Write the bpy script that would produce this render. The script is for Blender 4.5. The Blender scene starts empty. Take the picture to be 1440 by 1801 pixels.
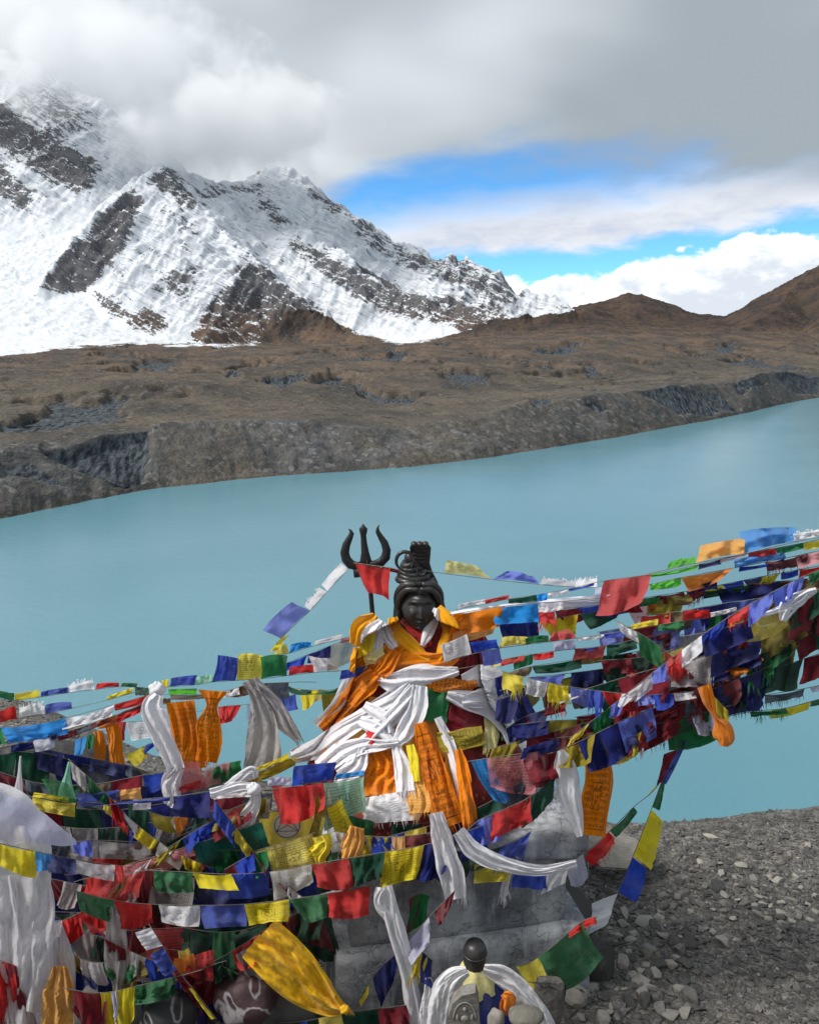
import bpy, math, random
import numpy as np
from mathutils import Vector, Matrix

random.seed(7); RNG = np.random.default_rng(11)
S = bpy.context.scene
COL = S.collection

# ---------------------------------------------------------------- camera, light, exposure
PITCH = math.radians(11.8)
F = 1441.0                      # focal length in photograph pixels (photograph 1440 x 1801)
cam = bpy.data.cameras.new('camera'); cam.sensor_fit = 'HORIZONTAL'; cam.sensor_width = 36.0
cam.lens = 36.0*F/1440.0; cam.clip_start = 0.05; cam.clip_end = 60000
cam_ob = bpy.data.objects.new('camera', cam); COL.objects.link(cam_ob)
cam_ob.location = (0, 0, 0); cam_ob.rotation_euler = (math.pi/2-PITCH, 0, 0)
S.camera = cam_ob
S.view_settings.view_transform = 'Standard'; S.view_settings.look = 'None'
S.view_settings.exposure = 0.34; S.view_settings.gamma = 1.0
S.view_settings.use_curve_mapping = False
S.render.engine = 'CYCLES'
S.cycles.use_denoising = True
S.cycles.max_bounces = 14; S.cycles.diffuse_bounces = 3; S.cycles.glossy_bounces = 3
S.cycles.transmission_bounces = 4; S.cycles.transparent_max_bounces = 12; S.cycles.volume_bounces = 14
S.cycles.volume_step_rate = 1.0; S.cycles.volume_max_steps = 64
S.cycles.caustics_reflective = False; S.cycles.caustics_refractive = False
SUN_EL, SUN_AZ = math.radians(50), math.radians(-105)      # azimuth from +Y (view) towards +X
sd = bpy.data.lights.new('sun', 'SUN'); sd.energy = 2.9; sd.angle = math.radians(18); sd.color = (1, .96, .9)
so = bpy.data.objects.new('sun', sd); COL.objects.link(so)
sdir = Vector((math.sin(SUN_AZ)*math.cos(SUN_EL), math.cos(SUN_AZ)*math.cos(SUN_EL), math.sin(SUN_EL)))
so.rotation_euler = sdir.to_track_quat('Z', 'Y').to_euler(); so.location = sdir*50

# ---------------------------------------------------------------- node helper
class NT:
    def __init__(s, tree): s.t = tree; s.n = tree.nodes; s.l = tree.links
    def val(s, sock, v):
        if hasattr(v, 'is_output') or isinstance(v, bpy.types.NodeSocket): s.l.new(v, sock)
        elif v is not None:
            if isinstance(v, tuple) and len(v) == 3 and sock.type == 'RGBA': v = v+(1,)
            sock.default_value = v
    def math(s, op, a, b=None, c=None, clamp=False):
        n = s.n.new('ShaderNodeMath'); n.operation = op; n.use_clamp = clamp
        for i, v in enumerate((a, b, c)):
            if v is not None: s.val(n.inputs[i], v)
        return n.outputs[0]
    def vmath(s, op, a, b=None, scale=None):
        n = s.n.new('ShaderNodeVectorMath'); n.operation = op
        s.val(n.inputs[0], a)
        if b is not None: s.val(n.inputs[1], b)
        if scale is not None: s.val(n.inputs['Scale'], scale)
        return n.outputs['Value'] if op in ('DOT_PRODUCT', 'LENGTH', 'DISTANCE') else n.outputs[0]
    def mix(s, f, a, b, mode='MIX'):
        n = s.n.new('ShaderNodeMix'); n.data_type = 'RGBA'; n.blend_type = mode
        s.val(n.inputs[0], f); s.val(n.inputs[6], a); s.val(n.inputs[7], b)
        return n.outputs[2]
    def ss(s, x, lo, hi, a=0.0, b=1.0, kind='SMOOTHSTEP'):
        n = s.n.new('ShaderNodeMapRange'); n.interpolation_type = kind
        s.val(n.inputs[0], x); s.val(n.inputs[1], lo); s.val(n.inputs[2], hi); s.val(n.inputs[3], a); s.val(n.inputs[4], b)
        return n.outputs[0]
    def noise(s, vec, scale, detail=4, rough=.5, dist=0, dim='3D', color=False):
        n = s.n.new('ShaderNodeTexNoise'); n.noise_dimensions = dim
        if vec is not None: s.val(n.inputs['Vector'], vec)
        s.val(n.inputs['Scale'], scale); n.inputs['Detail'].default_value = detail
        n.inputs['Roughness'].default_value = rough; n.inputs['Distortion'].default_value = dist
        return n.outputs['Color' if color else 'Fac']
    def voro(s, vec, scale, feature='F1', out='Distance', rand=1):
        n = s.n.new('ShaderNodeTexVoronoi'); n.feature = feature
        if vec is not None: s.val(n.inputs['Vector'], vec)
        s.val(n.inputs['Scale'], scale); n.inputs['Randomness'].default_value = rand
        return n.outputs[out]
    def comb(s, x, y, z):
        n = s.n.new('ShaderNodeCombineXYZ')
        for i, v in enumerate((x, y, z)): s.val(n.inputs[i], v)
        return n.outputs[0]
    def sep(s, v):
        n = s.n.new('ShaderNodeSeparateXYZ'); s.val(n.inputs[0], v); return n.outputs
    def attr(s, name, out='Fac'):
        n = s.n.new('ShaderNodeAttribute'); n.attribute_name = name; return n.outputs[out]
    def coord(s, out='Object'): return s.n.new('ShaderNodeTexCoord').outputs[out]
    def geo(s, out='Position'): return s.n.new('ShaderNodeNewGeometry').outputs[out]
    def bump(s, h, strength=.5, dist=.1, normal=None):
        n = s.n.new('ShaderNodeBump'); s.val(n.inputs['Height'], h)
        n.inputs['Strength'].default_value = strength; n.inputs['Distance'].default_value = dist
        if normal is not None: s.val(n.inputs['Normal'], normal)
        return n.outputs[0]

def material(name):
    m = bpy.data.materials.new(name); m.use_nodes = True
    t = NT(m.node_tree)
    p = m.node_tree.nodes['Principled BSDF']
    return m, t, p

def srgb(r, g, b, k=1.0):
    f = lambda c: k*((c/255/12.92) if c/255 <= .04045 else ((c/255+.055)/1.055)**2.4)
    return (f(r), f(g), f(b))

# ---------------------------------------------------------------- sky
W = bpy.data.worlds.new('World'); S.world = W; W.use_nodes = True
W.cycles.sampling_method = 'NONE'
w = NT(W.node_tree)
bg = W.node_tree.nodes['Background']; bg.inputs['Strength'].default_value = 0.1
sky = w.n.new('ShaderNodeTexSky'); sky.sky_type = 'NISHITA'; sky.sun_disc = False
sky.sun_elevation = SUN_EL; sky.sun_rotation = SUN_AZ; sky.altitude = 5000; sky.air_density = 1.0; sky.dust_density = .1; sky.ozone_density = 2.5
D = w.coord('Generated')
dx, dy, dz = w.sep(D)
hyp = w.math('SQRT', w.math('ADD', w.math('MULTIPLY', dx, dx), w.math('MULTIPLY', dy, dy)))
el = w.math('DIVIDE', dz, w.math('MAXIMUM', hyp, .02))                # tan(elevation)
az = w.math('ARCTAN2', dx, dy)
# overcast deck, seen from below: noise on a plane overhead
pl = w.math('MAXIMUM', w.math('ADD', dz, .12), .05)
deckv = w.comb(w.math('DIVIDE', dx, pl), w.math('DIVIDE', dy, pl), 0.0)
n_big = w.noise(deckv, .62, 3, .5, .25)
n_mid = w.noise(w.comb(w.math('MULTIPLY', az, 3.0), w.math('MULTIPLY', el, 7.0), 3.0), 1.0, 3, .55, .4)
n_fine = w.noise(w.comb(w.math('MULTIPLY', az, 9.0), w.math('MULTIPLY', el, 26.0), 8.0), 1.0, 4, .6, 0)
jit = w.math('ADD', w.math('MULTIPLY', w.math('SUBTRACT', n_mid, .5), .16), w.math('MULTIPLY', w.math('SUBTRACT', n_fine, .5), .07))
edge = w.math('ADD', el, jit)
deck = w.ss(w.math('ADD', edge, w.math('ADD', w.ss(az, .12, .44, 0, .055), w.ss(az, -.04, -.20, 0, .13))), .178, .238)
# colour of the deck: darker grey belly, paler patches
lum = w.ss(n_big, .30, .72, .22, .60)
lum = w.math('ADD', lum, w.math('MULTIPLY', w.math('SUBTRACT', n_mid, .5), .16))
lum = w.math('ADD', lum, w.ss(az, .45, -.55, -.05, .17))
deckcol = w.mix(w.ss(lum, .3, .8), (.30, .345, .385), (.76, .80, .83))
# flat pale band of altostratus
slope = w.math('ADD', el, w.math('MULTIPLY', az, -.085))
sj = w.math('ADD', slope, w.math('ADD', w.math('MULTIPLY', w.math('SUBTRACT', n_fine, .5), .06), w.math('MULTIPLY', w.math('SUBTRACT', n_mid, .5), .05)))
band = w.math('MULTIPLY', w.ss(sj, .082, .104), w.ss(sj, .172, .118))
band = w.math('MULTIPLY', band, w.ss(n_fine, .22, .5, .72, 1.0))
bandcol = w.mix(w.ss(n_fine, .3, .7), (.50, .54, .62), (.70, .73, .78))
# cumulus bank along the horizon
cv = w.comb(w.math('MULTIPLY', az, 11.0), w.math('MULTIPLY', el, 17.0), 1.7)
puff = w.voro(w.vmath('ADD', cv, w.vmath('SCALE', w.noise(cv, 2.0, 2, .6, 0, '3D', True), None, .6)), 1.5, 'SMOOTH_F1')
puff2 = w.noise(cv, 3.2, 4, .62)
top = w.math('ADD', w.ss(az, .05, .42, .052, .112, 'LINEAR'), w.math('ADD', w.math('MULTIPLY', w.math('SUBTRACT', .5, puff), .075), w.math('MULTIPLY', w.math('SUBTRACT', puff2, .5), .05)))
cdiff = w.math('SUBTRACT', top, el)
cum = w.ss(cdiff, -.002, .010)
cumcol = w.mix(w.ss(w.math('ADD', cdiff, w.math('MULTIPLY', w.math('SUBTRACT', puff2, .5), .12)), .0, .075), (.97, .98, 1.0), (.60, .65, .72))
blue = w.mix(1.0, sky.outputs[0], (.85, 1.50, 1.70), 'MULTIPLY')
k10 = lambda c: w.mix(1.0, c, (10, 10, 10), 'MULTIPLY')
c = w.mix(band, blue, k10(bandcol))
c = w.mix(cum, c, k10(cumcol))
c = w.mix(deck, c, k10(deckcol))
w.l.new(c, bg.inputs['Color'])

# ---------------------------------------------------------------- photograph pixel -> place
CP, SP = math.cos(PITCH), math.sin(PITCH)
def ray(px, py):
    xc = (px-720.0)/F; yc = (900.5-py)/F
    return xc, CP+yc*SP, -SP+yc*CP
def atY(px, py, Y):
    x, y, z = ray(px, py); k = Y/y
    return Vector((x*k, Y, z*k))
def atZ(px, py, Z):
    x, y, z = ray(px, py); k = Z/z
    return Vector((x*k, y*k, Z))
def proj(X, Y, Z):               # arrays -> photograph pixels
    d = Y*CP - Z*SP; v = Y*SP + Z*CP
    return 720+F*X/d, 900.5-F*v/d

# ---------------------------------------------------------------- noise in numpy
def _h(ix, iy, seed):
    n = (ix.astype(np.int64)*374761393 + iy.astype(np.int64)*668265263 + seed*1274126177) & 0xffffffff
    n = ((n ^ (n >> 13))*1274126177) & 0xffffffff
    return ((n ^ (n >> 16)) & 0xffff)/65535.0
def vnoise(x, y, seed=0):
    ix = np.floor(x); iy = np.floor(y); fx = x-ix; fy = y-iy
    fx = fx*fx*fx*(fx*(fx*6-15)+10); fy = fy*fy*fy*(fy*(fy*6-15)+10)
    a = _h(ix, iy, seed); b = _h(ix+1, iy, seed); c_ = _h(ix, iy+1, seed); d = _h(ix+1, iy+1, seed)
    return (a*(1-fx)+b*fx)*(1-fy)+(c_*(1-fx)+d*fx)*fy
def fbm(x, y, oct=5, seed=0, gain=.5, ridged=False):
    s = np.zeros_like(x); a = 1.0; t = 0
    for o in range(oct):
        n = vnoise(x, y, seed+o*17)
        if ridged: n = 1-np.abs(2*n-1)
        s += a*n; t += a; a *= gain
        x, y = x*1.93+y*.52+3.1, y*1.93-x*.52+7.7
    return s/t

def mesh_obj(name, verts, faces, mat=None, parent=None, smooth=True, attrs=None, uvs=None):
    me = bpy.data.meshes.new(name)
    me.from_pydata([tuple(v) for v in verts] if not isinstance(verts, np.ndarray) else verts.tolist(), [], faces if not isinstance(faces, np.ndarray) else faces.tolist())
    return finish(name, me, mat, parent, smooth, attrs, uvs)
def finish(name, me, mat=None, parent=None, smooth=True, attrs=None, uvs=None):
    if smooth and len(me.polygons): me.polygons.foreach_set('use_smooth', [True]*len(me.polygons))
    for k, v in (attrs or {}).items():
        a = me.attributes.new(k, 'FLOAT', 'POINT'); a.data.foreach_set('value', np.asarray(v, dtype=np.float32).ravel())
    if uvs is not None:
        l = me.uv_layers.new(name='UVMap'); vi = np.zeros(len(me.loops), dtype=np.int32); me.loops.foreach_get('vertex_index', vi)
        l.data.foreach_set('uv', np.asarray(uvs, dtype=np.float32)[vi].ravel())
    if mat is not None: me.materials.append(mat)
    me.update()
    o = bpy.data.objects.new(name, me); COL.objects.link(o)
    if parent is not None: o.parent = parent
    return o
def grid_mesh(name, P, mat=None, parent=None, attrs=None, uv=False, flip=False):
    """P: (rows, cols, 3) array"""
    r, cc = P.shape[:2]
    V = np.ascontiguousarray(P.reshape(-1, 3), dtype=np.float32)
    i = np.arange((r-1)*cc).reshape(r-1, cc)[:, :-1].ravel()
    q = np.stack([i, i+1, i+cc+1, i+cc], 1)
    if flip: q = q[:, ::-1]
    q = np.ascontiguousarray(q, dtype=np.int32)
    me = bpy.data.meshes.new(name)
    me.vertices.add(len(V)); me.vertices.foreach_set('co', V.ravel())
    me.loops.add(q.size); me.loops.foreach_set('vertex_index', q.ravel())
    me.polygons.add(len(q)); me.polygons.foreach_set('loop_start', np.arange(0, q.size, 4, dtype=np.int32))
    me.update(calc_edges=True)
    uvs = None
    if uv:
        vv, uu = np.meshgrid(np.linspace(0, 1, r), np.linspace(0, 1, cc), indexing='ij')
        uvs = np.stack([uu.ravel(), vv.ravel()], 1)
    return finish(name, me, mat, parent, True, attrs, uvs)
def tag(o, label=None, cat=None, group=None, kind=None):
    if label: o['label'] = label
    if cat: o['category'] = cat
    if group: o['group'] = group
    if kind: o['kind'] = kind
    return o
def empty(name, loc, label=None, cat=None, group=None):
    o = bpy.data.objects.new(name, None); o.location = loc; o.empty_display_size = .05; COL.objects.link(o)
    return tag(o, label, cat, group)
# ================================================================ FAR SHORE AND MOUNTAINS
LAKE = -100.0
def curve(pts, us):
    """pts (px,py,Y) -> Y(u), z(u)"""
    A = []
    for px, py, Y in pts:
        p = atY(px, py, Y); A.append((p.x/p.y, p.y, p.z))
    A.sort(); A = np.array(A)
    return np.interp(us, A[:, 0], A[:, 1]), np.interp(us, A[:, 0], A[:, 2])
us = np.concatenate([np.linspace(-1.5, -.59, 70), np.linspace(-.585, .585, 700), np.linspace(.59, 1.5, 70)]); NU = len(us)
shore_px = [(-260, 962), (-120, 938), (0, 912), (90, 895), (160, 880), (235, 865), (300, 856), (360, 850), (480, 837), (600, 830), (720, 821), (800, 812), (870, 803),
            (1000, 783), (1100, 766), (1170, 753), (1245, 740), (1320, 725), (1370, 712), (1440, 699), (1520, 685), (1640, 672)]
A = []
for px, py in shore_px:
    p = atZ(px, py, LAKE); A.append((p.x/p.y, p.y))
A.sort(); A = np.array(A)
Ysh = np.interp(us, A[:, 0], A[:, 1])
Ysh = Ysh*(1+.012*(fbm(us*40, us*0+2.2, 4, 3)-.5))
crest_px = [(-260, 800), (-120, 792), (0, 786), (80, 781), (135, 768), (190, 762), (260, 755), (340, 748), (430, 742), (490, 741), (560, 745), (640, 750), (720, 752), (785, 738),
            (845, 735), (875, 725), (935, 706), (1020, 700), (1120, 686), (1195, 676), (1295, 672), (1325, 658), (1385, 653), (1440, 662), (1520, 655), (1640, 648)]
ctmp = []
for px, py in crest_px:
    u0 = atY(px, py, 1000).x/1000; Ys = np.interp(u0, A[:, 0], A[:, 1])
    ctmp.append((px, py, Ys*1.11))
Ycr, Zcr = curve(ctmp, us)
def scaled(k, plist): return curve([(px, py, np.interp(atY(px, py, 1000).x/1000, us, Ycr)*k) for px, py in plist], us)
Yp1, Zp1 = scaled(1.22, [(-260, 768), (0, 752), (200, 735), (340, 725), (560, 722), (720, 728), (850, 715), (1020, 688), (1195, 668), (1325, 652), (1440, 652), (1640, 645)])
Yp2, Zp2 = curve([(-260, 690, 950), (0, 686, 980), (300, 680, 1000), (560, 680, 1050), (720, 680, 1150), (900, 676, 1300), (1100, 662, 1700), (1300, 645, 2050), (1440, 632, 2350), (1640, 630, 2500)], us)
Yp3, Zp3 = curve([(-260, 640, 1600), (0, 640, 1600), (300, 638, 1600), (560, 636, 1650), (720, 634, 1700), (900, 628, 1800), (1100, 622, 2100), (1300, 618, 2400), (1440, 614, 2600), (1640, 612, 2700)], us)
# base sheet behind the foot line
cols = {-260: [(616, 2300), (560, 2700), (500, 3050), (440, 3400), (385, 3900), (340, 4400), (300, 5200)],
        0: [(614, 2300), (548, 2700), (490, 3050), (425, 3400), (370, 3900), (330, 4400), (290, 5200)],
        150: [(611, 2350), (578, 2600), (520, 2950), (420, 3400), (350, 3900), (300, 4400), (270, 5200)],
        250: [(609, 2380), (598, 2600), (570, 2950), (480, 3400), (400, 3900), (340, 4400), (300, 5200)],
        380: [(608, 2420), (605, 2650), (598, 2950), (560, 3350), (470, 3850), (400, 4350), (350, 5200)],
        550: [(607, 2450), (606, 2700), (600, 3000), (580, 3400), (530, 3900), (470, 4400), (430, 5200)],
        700: [(604, 2450), (603, 2700), (598, 3000), (585, 3400), (560, 3900), (550, 4400), (545, 5200)],
        900: [(594, 2500), (592, 2700), (586, 3000), (576, 3400), (566, 3900), (562, 4400), (560, 5200)],
        1050: [(588, 2650), (582, 2850), (575, 3100), (567, 3500), (562, 3900), (560, 4400), (560, 5200)],
        1440: [(600, 2850), (594, 3050), (588, 3250), (578, 3600), (568, 4000), (562, 4400), (560, 5200)],
        1700: [(600, 2850), (594, 3050), (588, 3250), (578, 3600), (568, 4000), (562, 4400), (560, 5200)]}
base_curves = [curve([(px, cols[px][k][0], cols[px][k][1]) for px in cols], us) for k in range(7)]
ctrlY = [Ysh*.93, Ysh, Ycr, Yp1, Yp2, Yp3]+[b[0] for b in base_curves]
ctrlZ = [Ysh*0+LAKE-9, Ysh*0+LAKE, Zcr, Zp1, Zp2, Zp3]+[b[1] for b in base_curves]
nrow = [5, 70, 45, 85, 70, 45, 60, 75, 80, 70, 60, 50]
rowsY, rowsZ, rowT = [], [], []
for k, n in enumerate(nrow):
    for j in range(n):
        t = j/n
        rowsY.append(ctrlY[k]*(1-t)+ctrlY[k+1]*t)
        if k == 1:
            zz = t**.92
        else: zz = t
        rowsZ.append(ctrlZ[k]*(1-zz)+ctrlZ[k+1]*zz); rowT.append(k+t)
rowsY.append(ctrlY[-1]); rowsZ.append(ctrlZ[-1]); rowT.append(len(nrow))
GY = np.array(rowsY); GZ = np.array(rowsZ); GT = np.array(rowT)[:, None]+GY*0
GX = us[None, :]*GY

def ridge(pts, slope, wid=0.0, slope2=None):
    P = np.array([tuple(atY(*p)) for p in pts])
    best = np.full(GX.shape, -1e9)
    qx = GX+60*(fbm(GX/420, GY/420, 3, 5)-.5); qy = GY+60*(fbm(GX/420+9, GY/420, 3, 6)-.5)
    for a, b in zip(P[:-1], P[1:]):
        d = b[:2]-a[:2]; L2 = (d**2).sum()
        t = np.clip(((qx-a[0])*d[0]+(qy-a[1])*d[1])/L2, 0, 1)
        ex = qx-(a[0]+t*d[0]); ey = qy-(a[1]+t*d[1])
        dist = np.sqrt(ex*ex+ey*ey)
        s = slope
        best = np.maximum(best, a[2]+t*(b[2]-a[2])-s*np.maximum(dist-wid, 0))
    return best
R = []
R.append(ridge([(470, 300, 4200), (500, 292, 4200), (540, 322, 4150), (600, 368, 4050), (660, 410, 3950), (720, 434, 3900), (770, 455, 3850), (820, 448, 3800), (850, 474, 3750), (900, 506, 3700), (960, 527, 3600), (1000, 545, 3550), (1060, 572, 3500)], .72))
R.append(ridge([(480, 300, 4200), (400, 330, 4000), (330, 312, 3800), (285, 296, 3700)], .75))
R.append(ridge([(285, 296, 3680), (330, 345, 3500), (390, 410, 3350), (450, 462, 3150), (500, 503, 3000), (560, 548, 2860), (630, 588, 2700), (690, 610, 2560)], .78))
R.append(ridge([(285, 296, 3680), (232, 338, 3500), (205, 352, 3400), (150, 415, 3180), (100, 476, 2980), (78, 505, 2880)], .95))
R.append(ridge([(300, 325, 3580), (325, 400, 3300), (330, 470, 3040), (300, 560, 2740)], .62))
R.append(ridge([(450, 462, 3150), (420, 500, 2960), (380, 560, 2720), (350, 606, 2500)], .8))
R.append(ridge([(480, 330, 4000), (520, 398, 3700), (580, 442, 3500), (650, 476, 3350), (720, 510, 3200), (800, 550, 3000), (880, 588, 2820)], .70))
R.append(ridge([(720, 434, 3900), (760, 480, 3600), (830, 530, 3350), (930, 570, 3100)], .6))
R.append(ridge([(-1500, 120, 4800), (-700, -10, 4900), (-260, 20, 4800), (-100, 60, 4700), (0, 95, 4600), (100, 135, 4500), (190, 190, 4400), (250, 250, 4300), (285, 296, 4000)], .8))
R.append(ridge([(-1500, 260, 4200), (-700, 150, 4300), (-260, 130, 4250), (-100, 160, 4200), (0, 190, 4150), (80, 232, 4020), (150, 285, 3850), (163, 315, 3780)], 1.0))
R.append(ridge([(-60, 240, 4050), (10, 270, 3950), (60, 325, 3800), (75, 360, 3700)], .9))
HILL = ridge([(980, 552, 4300), (1060, 528, 4300), (1108, 515, 4300), (1135, 519, 4300), (1160, 540, 4280), (1190, 549, 4250), (1290, 551, 4150), (1330, 547, 4050)], .40)
HILL = np.maximum(HILL, ridge([(1330, 547, 4050), (1350, 538, 4000), (1385, 514, 3950), (1408, 506, 3900), (1428, 480, 3880), (1450, 462, 3880), (1520, 425, 3900), (1700, 390, 3950), (2300, 420, 4000), (3000, 460, 4000)], .95))
HILL = np.maximum(HILL, ridge([(1400, 512, 3900), (1345, 560, 3450), (1290, 590, 3100)], .42))
HILL = np.maximum(HILL, ridge([(1060, 528, 4300), (1000, 565, 3700), (960, 592, 3100)], .3))
HILL = np.maximum(HILL, ridge([(1520, 425, 3900), (1490, 540, 3400), (1450, 590, 3000)], .55))
MT = R[0]
for r_ in R[1:]:
    k = 25.0
    MT = np.maximum(MT, r_)
mt_on = MT-GZ
# rugged relief on the rock, gentle on the glacier
rug = fbm((GX-.35*GY)/120, (GY+.3*GX)/300, 6, 21, .56, True)-.55
rug2 = fbm((GX*.85-.55*GY)/46+4, (GY*.85+.55*GX)/120, 5, 31, .58, True)-.5
strat = np.sin((GX*.55+GY*.35+GZ*.2+np.maximum(MT, GZ)*.9)/17.0+4*fbm(GX/200, GY/200, 3, 8))
rockiness = np.clip(mt_on/80, 0, 1)
z = np.maximum(GZ, MT)
z = z+rockiness*(105*rug+20*rug2+3.5*strat)
hill_on = np.clip((HILL-z)/30, 0, 1)
z = np.maximum(z, HILL+18*(fbm(GX/200, GY/200, 5, 44)-.5)+26*(fbm(GX/300, GY/300, 4, 48, .5, True)-.5))
glacier = np.clip((GT-6)/.5, 0, 1)*(1-rockiness)
z = z+glacier*(14*(fbm(GX/50, GY/50, 4, 61, .6, True)-.5)+6*(fbm(GX/14, GY/14, 3, 62, .6)-.5))
# moraine hummocks
mor = np.clip((GT-2.0)/.6, 0, 1)*np.clip((6.6-GT)/.8, 0, 1)
far_ = np.clip(GT-3, 0, 1)
z = z+mor*((6+6*far_)*(fbm(GX/85, GY/130, 5, 71, .58, True)-.55)+4*(fbm(GX/22, GY/30, 4, 72, .55)-.5)+26*(fbm(GX/260+3, GY/330, 3, 73)-.5)*far_)
hol_n = fbm(GX/95+.3*fbm(GX/40, GY/40, 3, 77)+9, GY/150, 4, 75, .5)
hollow = np.clip((hol_n-.60)/.05, 0, 1)*mor*np.clip((GT-2.5)/.4, 0, 1)
z = z-hollow*(5+7*far_)
# cliff face: gullies, boulders and scooped hollows where ice shows
PX, PY = proj(GX, GY, z)
cl = np.clip((GT-1.0)/.12, 0, 1)*np.clip((2.25-GT)/.25, 0, 1)
gul = fbm(GX/11+GY/40, GY/90, 4, 81, .55)
z = z+cl*((.5+5*np.clip(fbm(GX/110, GY/110, 3, 84)*2.6-1.1, 0, 1))*(gul-.5)+2.4*(fbm(GX/5, GY/6, 3, 82)-.5)+11*(fbm(GX/55+2, GY/55, 3, 83)-.5))
def blob(cx, cy, rx, ry): return np.exp(-(((PX-cx)/rx)**2+((PY-cy)/ry)**2)**2)
def poly(pts, soft=4.0, jitter=0.0, seed=0, px=None, py=None):
    x = PX if px is None else px; y = PY if py is None else py
    if jitter:
        x = x+jitter*2*(fbm(GX/60, GY/90+z/60, 4, seed+90)-.5); y = y+jitter*2*(fbm(GX/60+31, GY/90+z/60, 4, seed+91)-.5)
    ins = np.zeros(x.shape, bool); dmin = np.full(x.shape, 1e9)
    n = len(pts)
    for i in range(n):
        x1, y1 = pts[i]; x2, y2 = pts[(i+1) % n]
        if y1 != y2:
            ins ^= ((y1 > y) != (y2 > y)) & (x < (x2-x1)*(y-y1)/(y2-y1)+x1)
        dx_, dy_ = x2-x1, y2-y1; t = np.clip(((x-x1)*dx_+(y-y1)*dy_)/(dx_*dx_+dy_*dy_+1e-9), 0, 1)
        dmin = np.minimum(dmin, np.hypot(x-x1-t*dx_, y-y1-t*dy_))
    return np.clip(.5+np.where(ins, dmin, -dmin)/(2*soft), 0, 1)
scoop = poly([(80, 782), (135, 768), (262, 756), (258, 800), (245, 845), (215, 852), (190, 838), (150, 822), (105, 800)], 10, 9, 1)
scoop2 = poly([(20, 800), (60, 803), (110, 840), (140, 862), (90, 850), (30, 830), (0, 830), (0, 805)], 8, 8, 2)
scoop3 = poly([(1122, 686), (1195, 676), (1262, 690), (1300, 716), (1240, 730), (1190, 722), (1140, 700)], 5, 6, 3)
scoop4 = np.maximum(poly([(1290, 674), (1325, 658), (1345, 672), (1300, 690)], 3, 2, 4), poly([(1362, 662), (1385, 653), (1445, 660), (1440, 690), (1400, 690)], 4, 3, 5))
scoop5 = np.maximum(poly([(932, 702), (965, 696), (975, 712), (940, 716)], 2.5, 2, 6), poly([(1020, 703), (1050, 706), (1075, 720), (1055, 728)], 2.5, 2, 7))
scoop6 = np.maximum(poly([(450, 668), (520, 652), (545, 655), (500, 680), (470, 672)], 2.5, 2, 8), poly([(392, 652), (415, 646), (425, 658), (400, 662)], 2, 2, 9))
scoop7 = np.maximum(poly([(0, 742), (50, 735), (130, 745), (100, 752), (30, 758), (0, 756)], 3, 3, 10), poly([(1250, 612), (1295, 602), (1290, 618), (1265, 620)], 2, 2, 11))
scoop7 = np.maximum(scoop7, poly([(930, 613), (1000, 608), (1025, 616), (990, 624), (940, 620)], 2.5, 2, 12))
ice = np.clip(np.maximum.reduce([.62*hollow, scoop, .6*scoop2, .9*scoop3, scoop4, scoop5, scoop6, .8*scoop7]), 0, 1)
cave = poly([(190, 846), (215, 838), (240, 842), (225, 856), (200, 854)], 3, 1.5, 13)
z = z-9*scoop-4*scoop2-6*scoop3-5*scoop4-5*scoop5-6*scoop6-4*scoop7-7*cave
shore_row = GT <= 1.0
z = np.where(shore_row, GZ, z)
z = np.where((GT > 1.0) & (GT < 1.1), np.maximum(z, LAKE+.4), z)
# what the ground is made of
PX, PY = proj(GX, GY, z)
rock = np.zeros_like(z)
def addrock(pts, amt=1, soft=7, jit=9, seed=0):
    global rock
    rock = np.maximum(rock, amt*poly(pts, soft, jit, seed))
addrock([(205, 350), (232, 338), (250, 352), (225, 420), (160, 500), (125, 520), (75, 500), (95, 470), (140, 425), (180, 385)], 1, 8, 6, 20)
addrock([(-60, 150), (0, 180), (60, 215), (130, 262), (168, 290), (155, 330), (130, 340), (80, 310), (30, 270), (-60, 240)], .92, 12, 14, 21)
addrock([(-60, 270), (10, 290), (60, 350), (50, 365), (0, 350), (-60, 330)], .8, 8, 12, 22)
addrock([(20, 150), (120, 150), (170, 220), (110, 240), (40, 190)], .45, 12, 14, 23)
addrock([(285, 290), (310, 305), (345, 360), (330, 368), (295, 340), (265, 318)], .78, 8, 10, 24)
addrock([(300, 370), (340, 395), (345, 410), (315, 400)], .6, 8, 10, 25)
addrock([(448, 462), (500, 505), (560, 548), (600, 592), (520, 612), (330, 606), (345, 580), (385, 515), (420, 490)], .95, 8, 9, 26)
addrock([(415, 470), (450, 462), (520, 520), (500, 560), (450, 540), (420, 505)], .78, 8, 8, 27)
addrock([(225, 560), (260, 540), (295, 572), (280, 588), (235, 580)], .9, 6, 7, 28)
addrock([(160, 510), (205, 520), (235, 560), (205, 560), (170, 535)], .62, 8, 9, 29)
addrock([(285, 480), (340, 478), (345, 500), (315, 520), (280, 515)], .62, 8, 12, 30)
addrock([(515, 415), (560, 440), (640, 475), (720, 510), (790, 540), (868, 578), (830, 590), (760, 565), (690, 545), (620, 515), (560, 470), (512, 435)], .82, 8, 12, 31)
addrock([(540, 330), (575, 350), (600, 362), (590, 375), (550, 350)], .7, 6, 8, 32)
addrock([(610, 375), (700, 430), (790, 460), (820, 452), (860, 482), (920, 520), (880, 540), (800, 500), (720, 470), (640, 420)], .62, 10, 14, 33)
addrock([(450, 330), (480, 350), (510, 400), (480, 400), (455, 360)], .5, 8, 12, 34)
addrock([(780, 515), (840, 535), (900, 560), (860, 590), (800, 570), (720, 530)], .8, 8, 10, 35)
addrock([(330, 330), (420, 318), (480, 330), (440, 345), (360, 350)], .35, 8, 14, 36)
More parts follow.
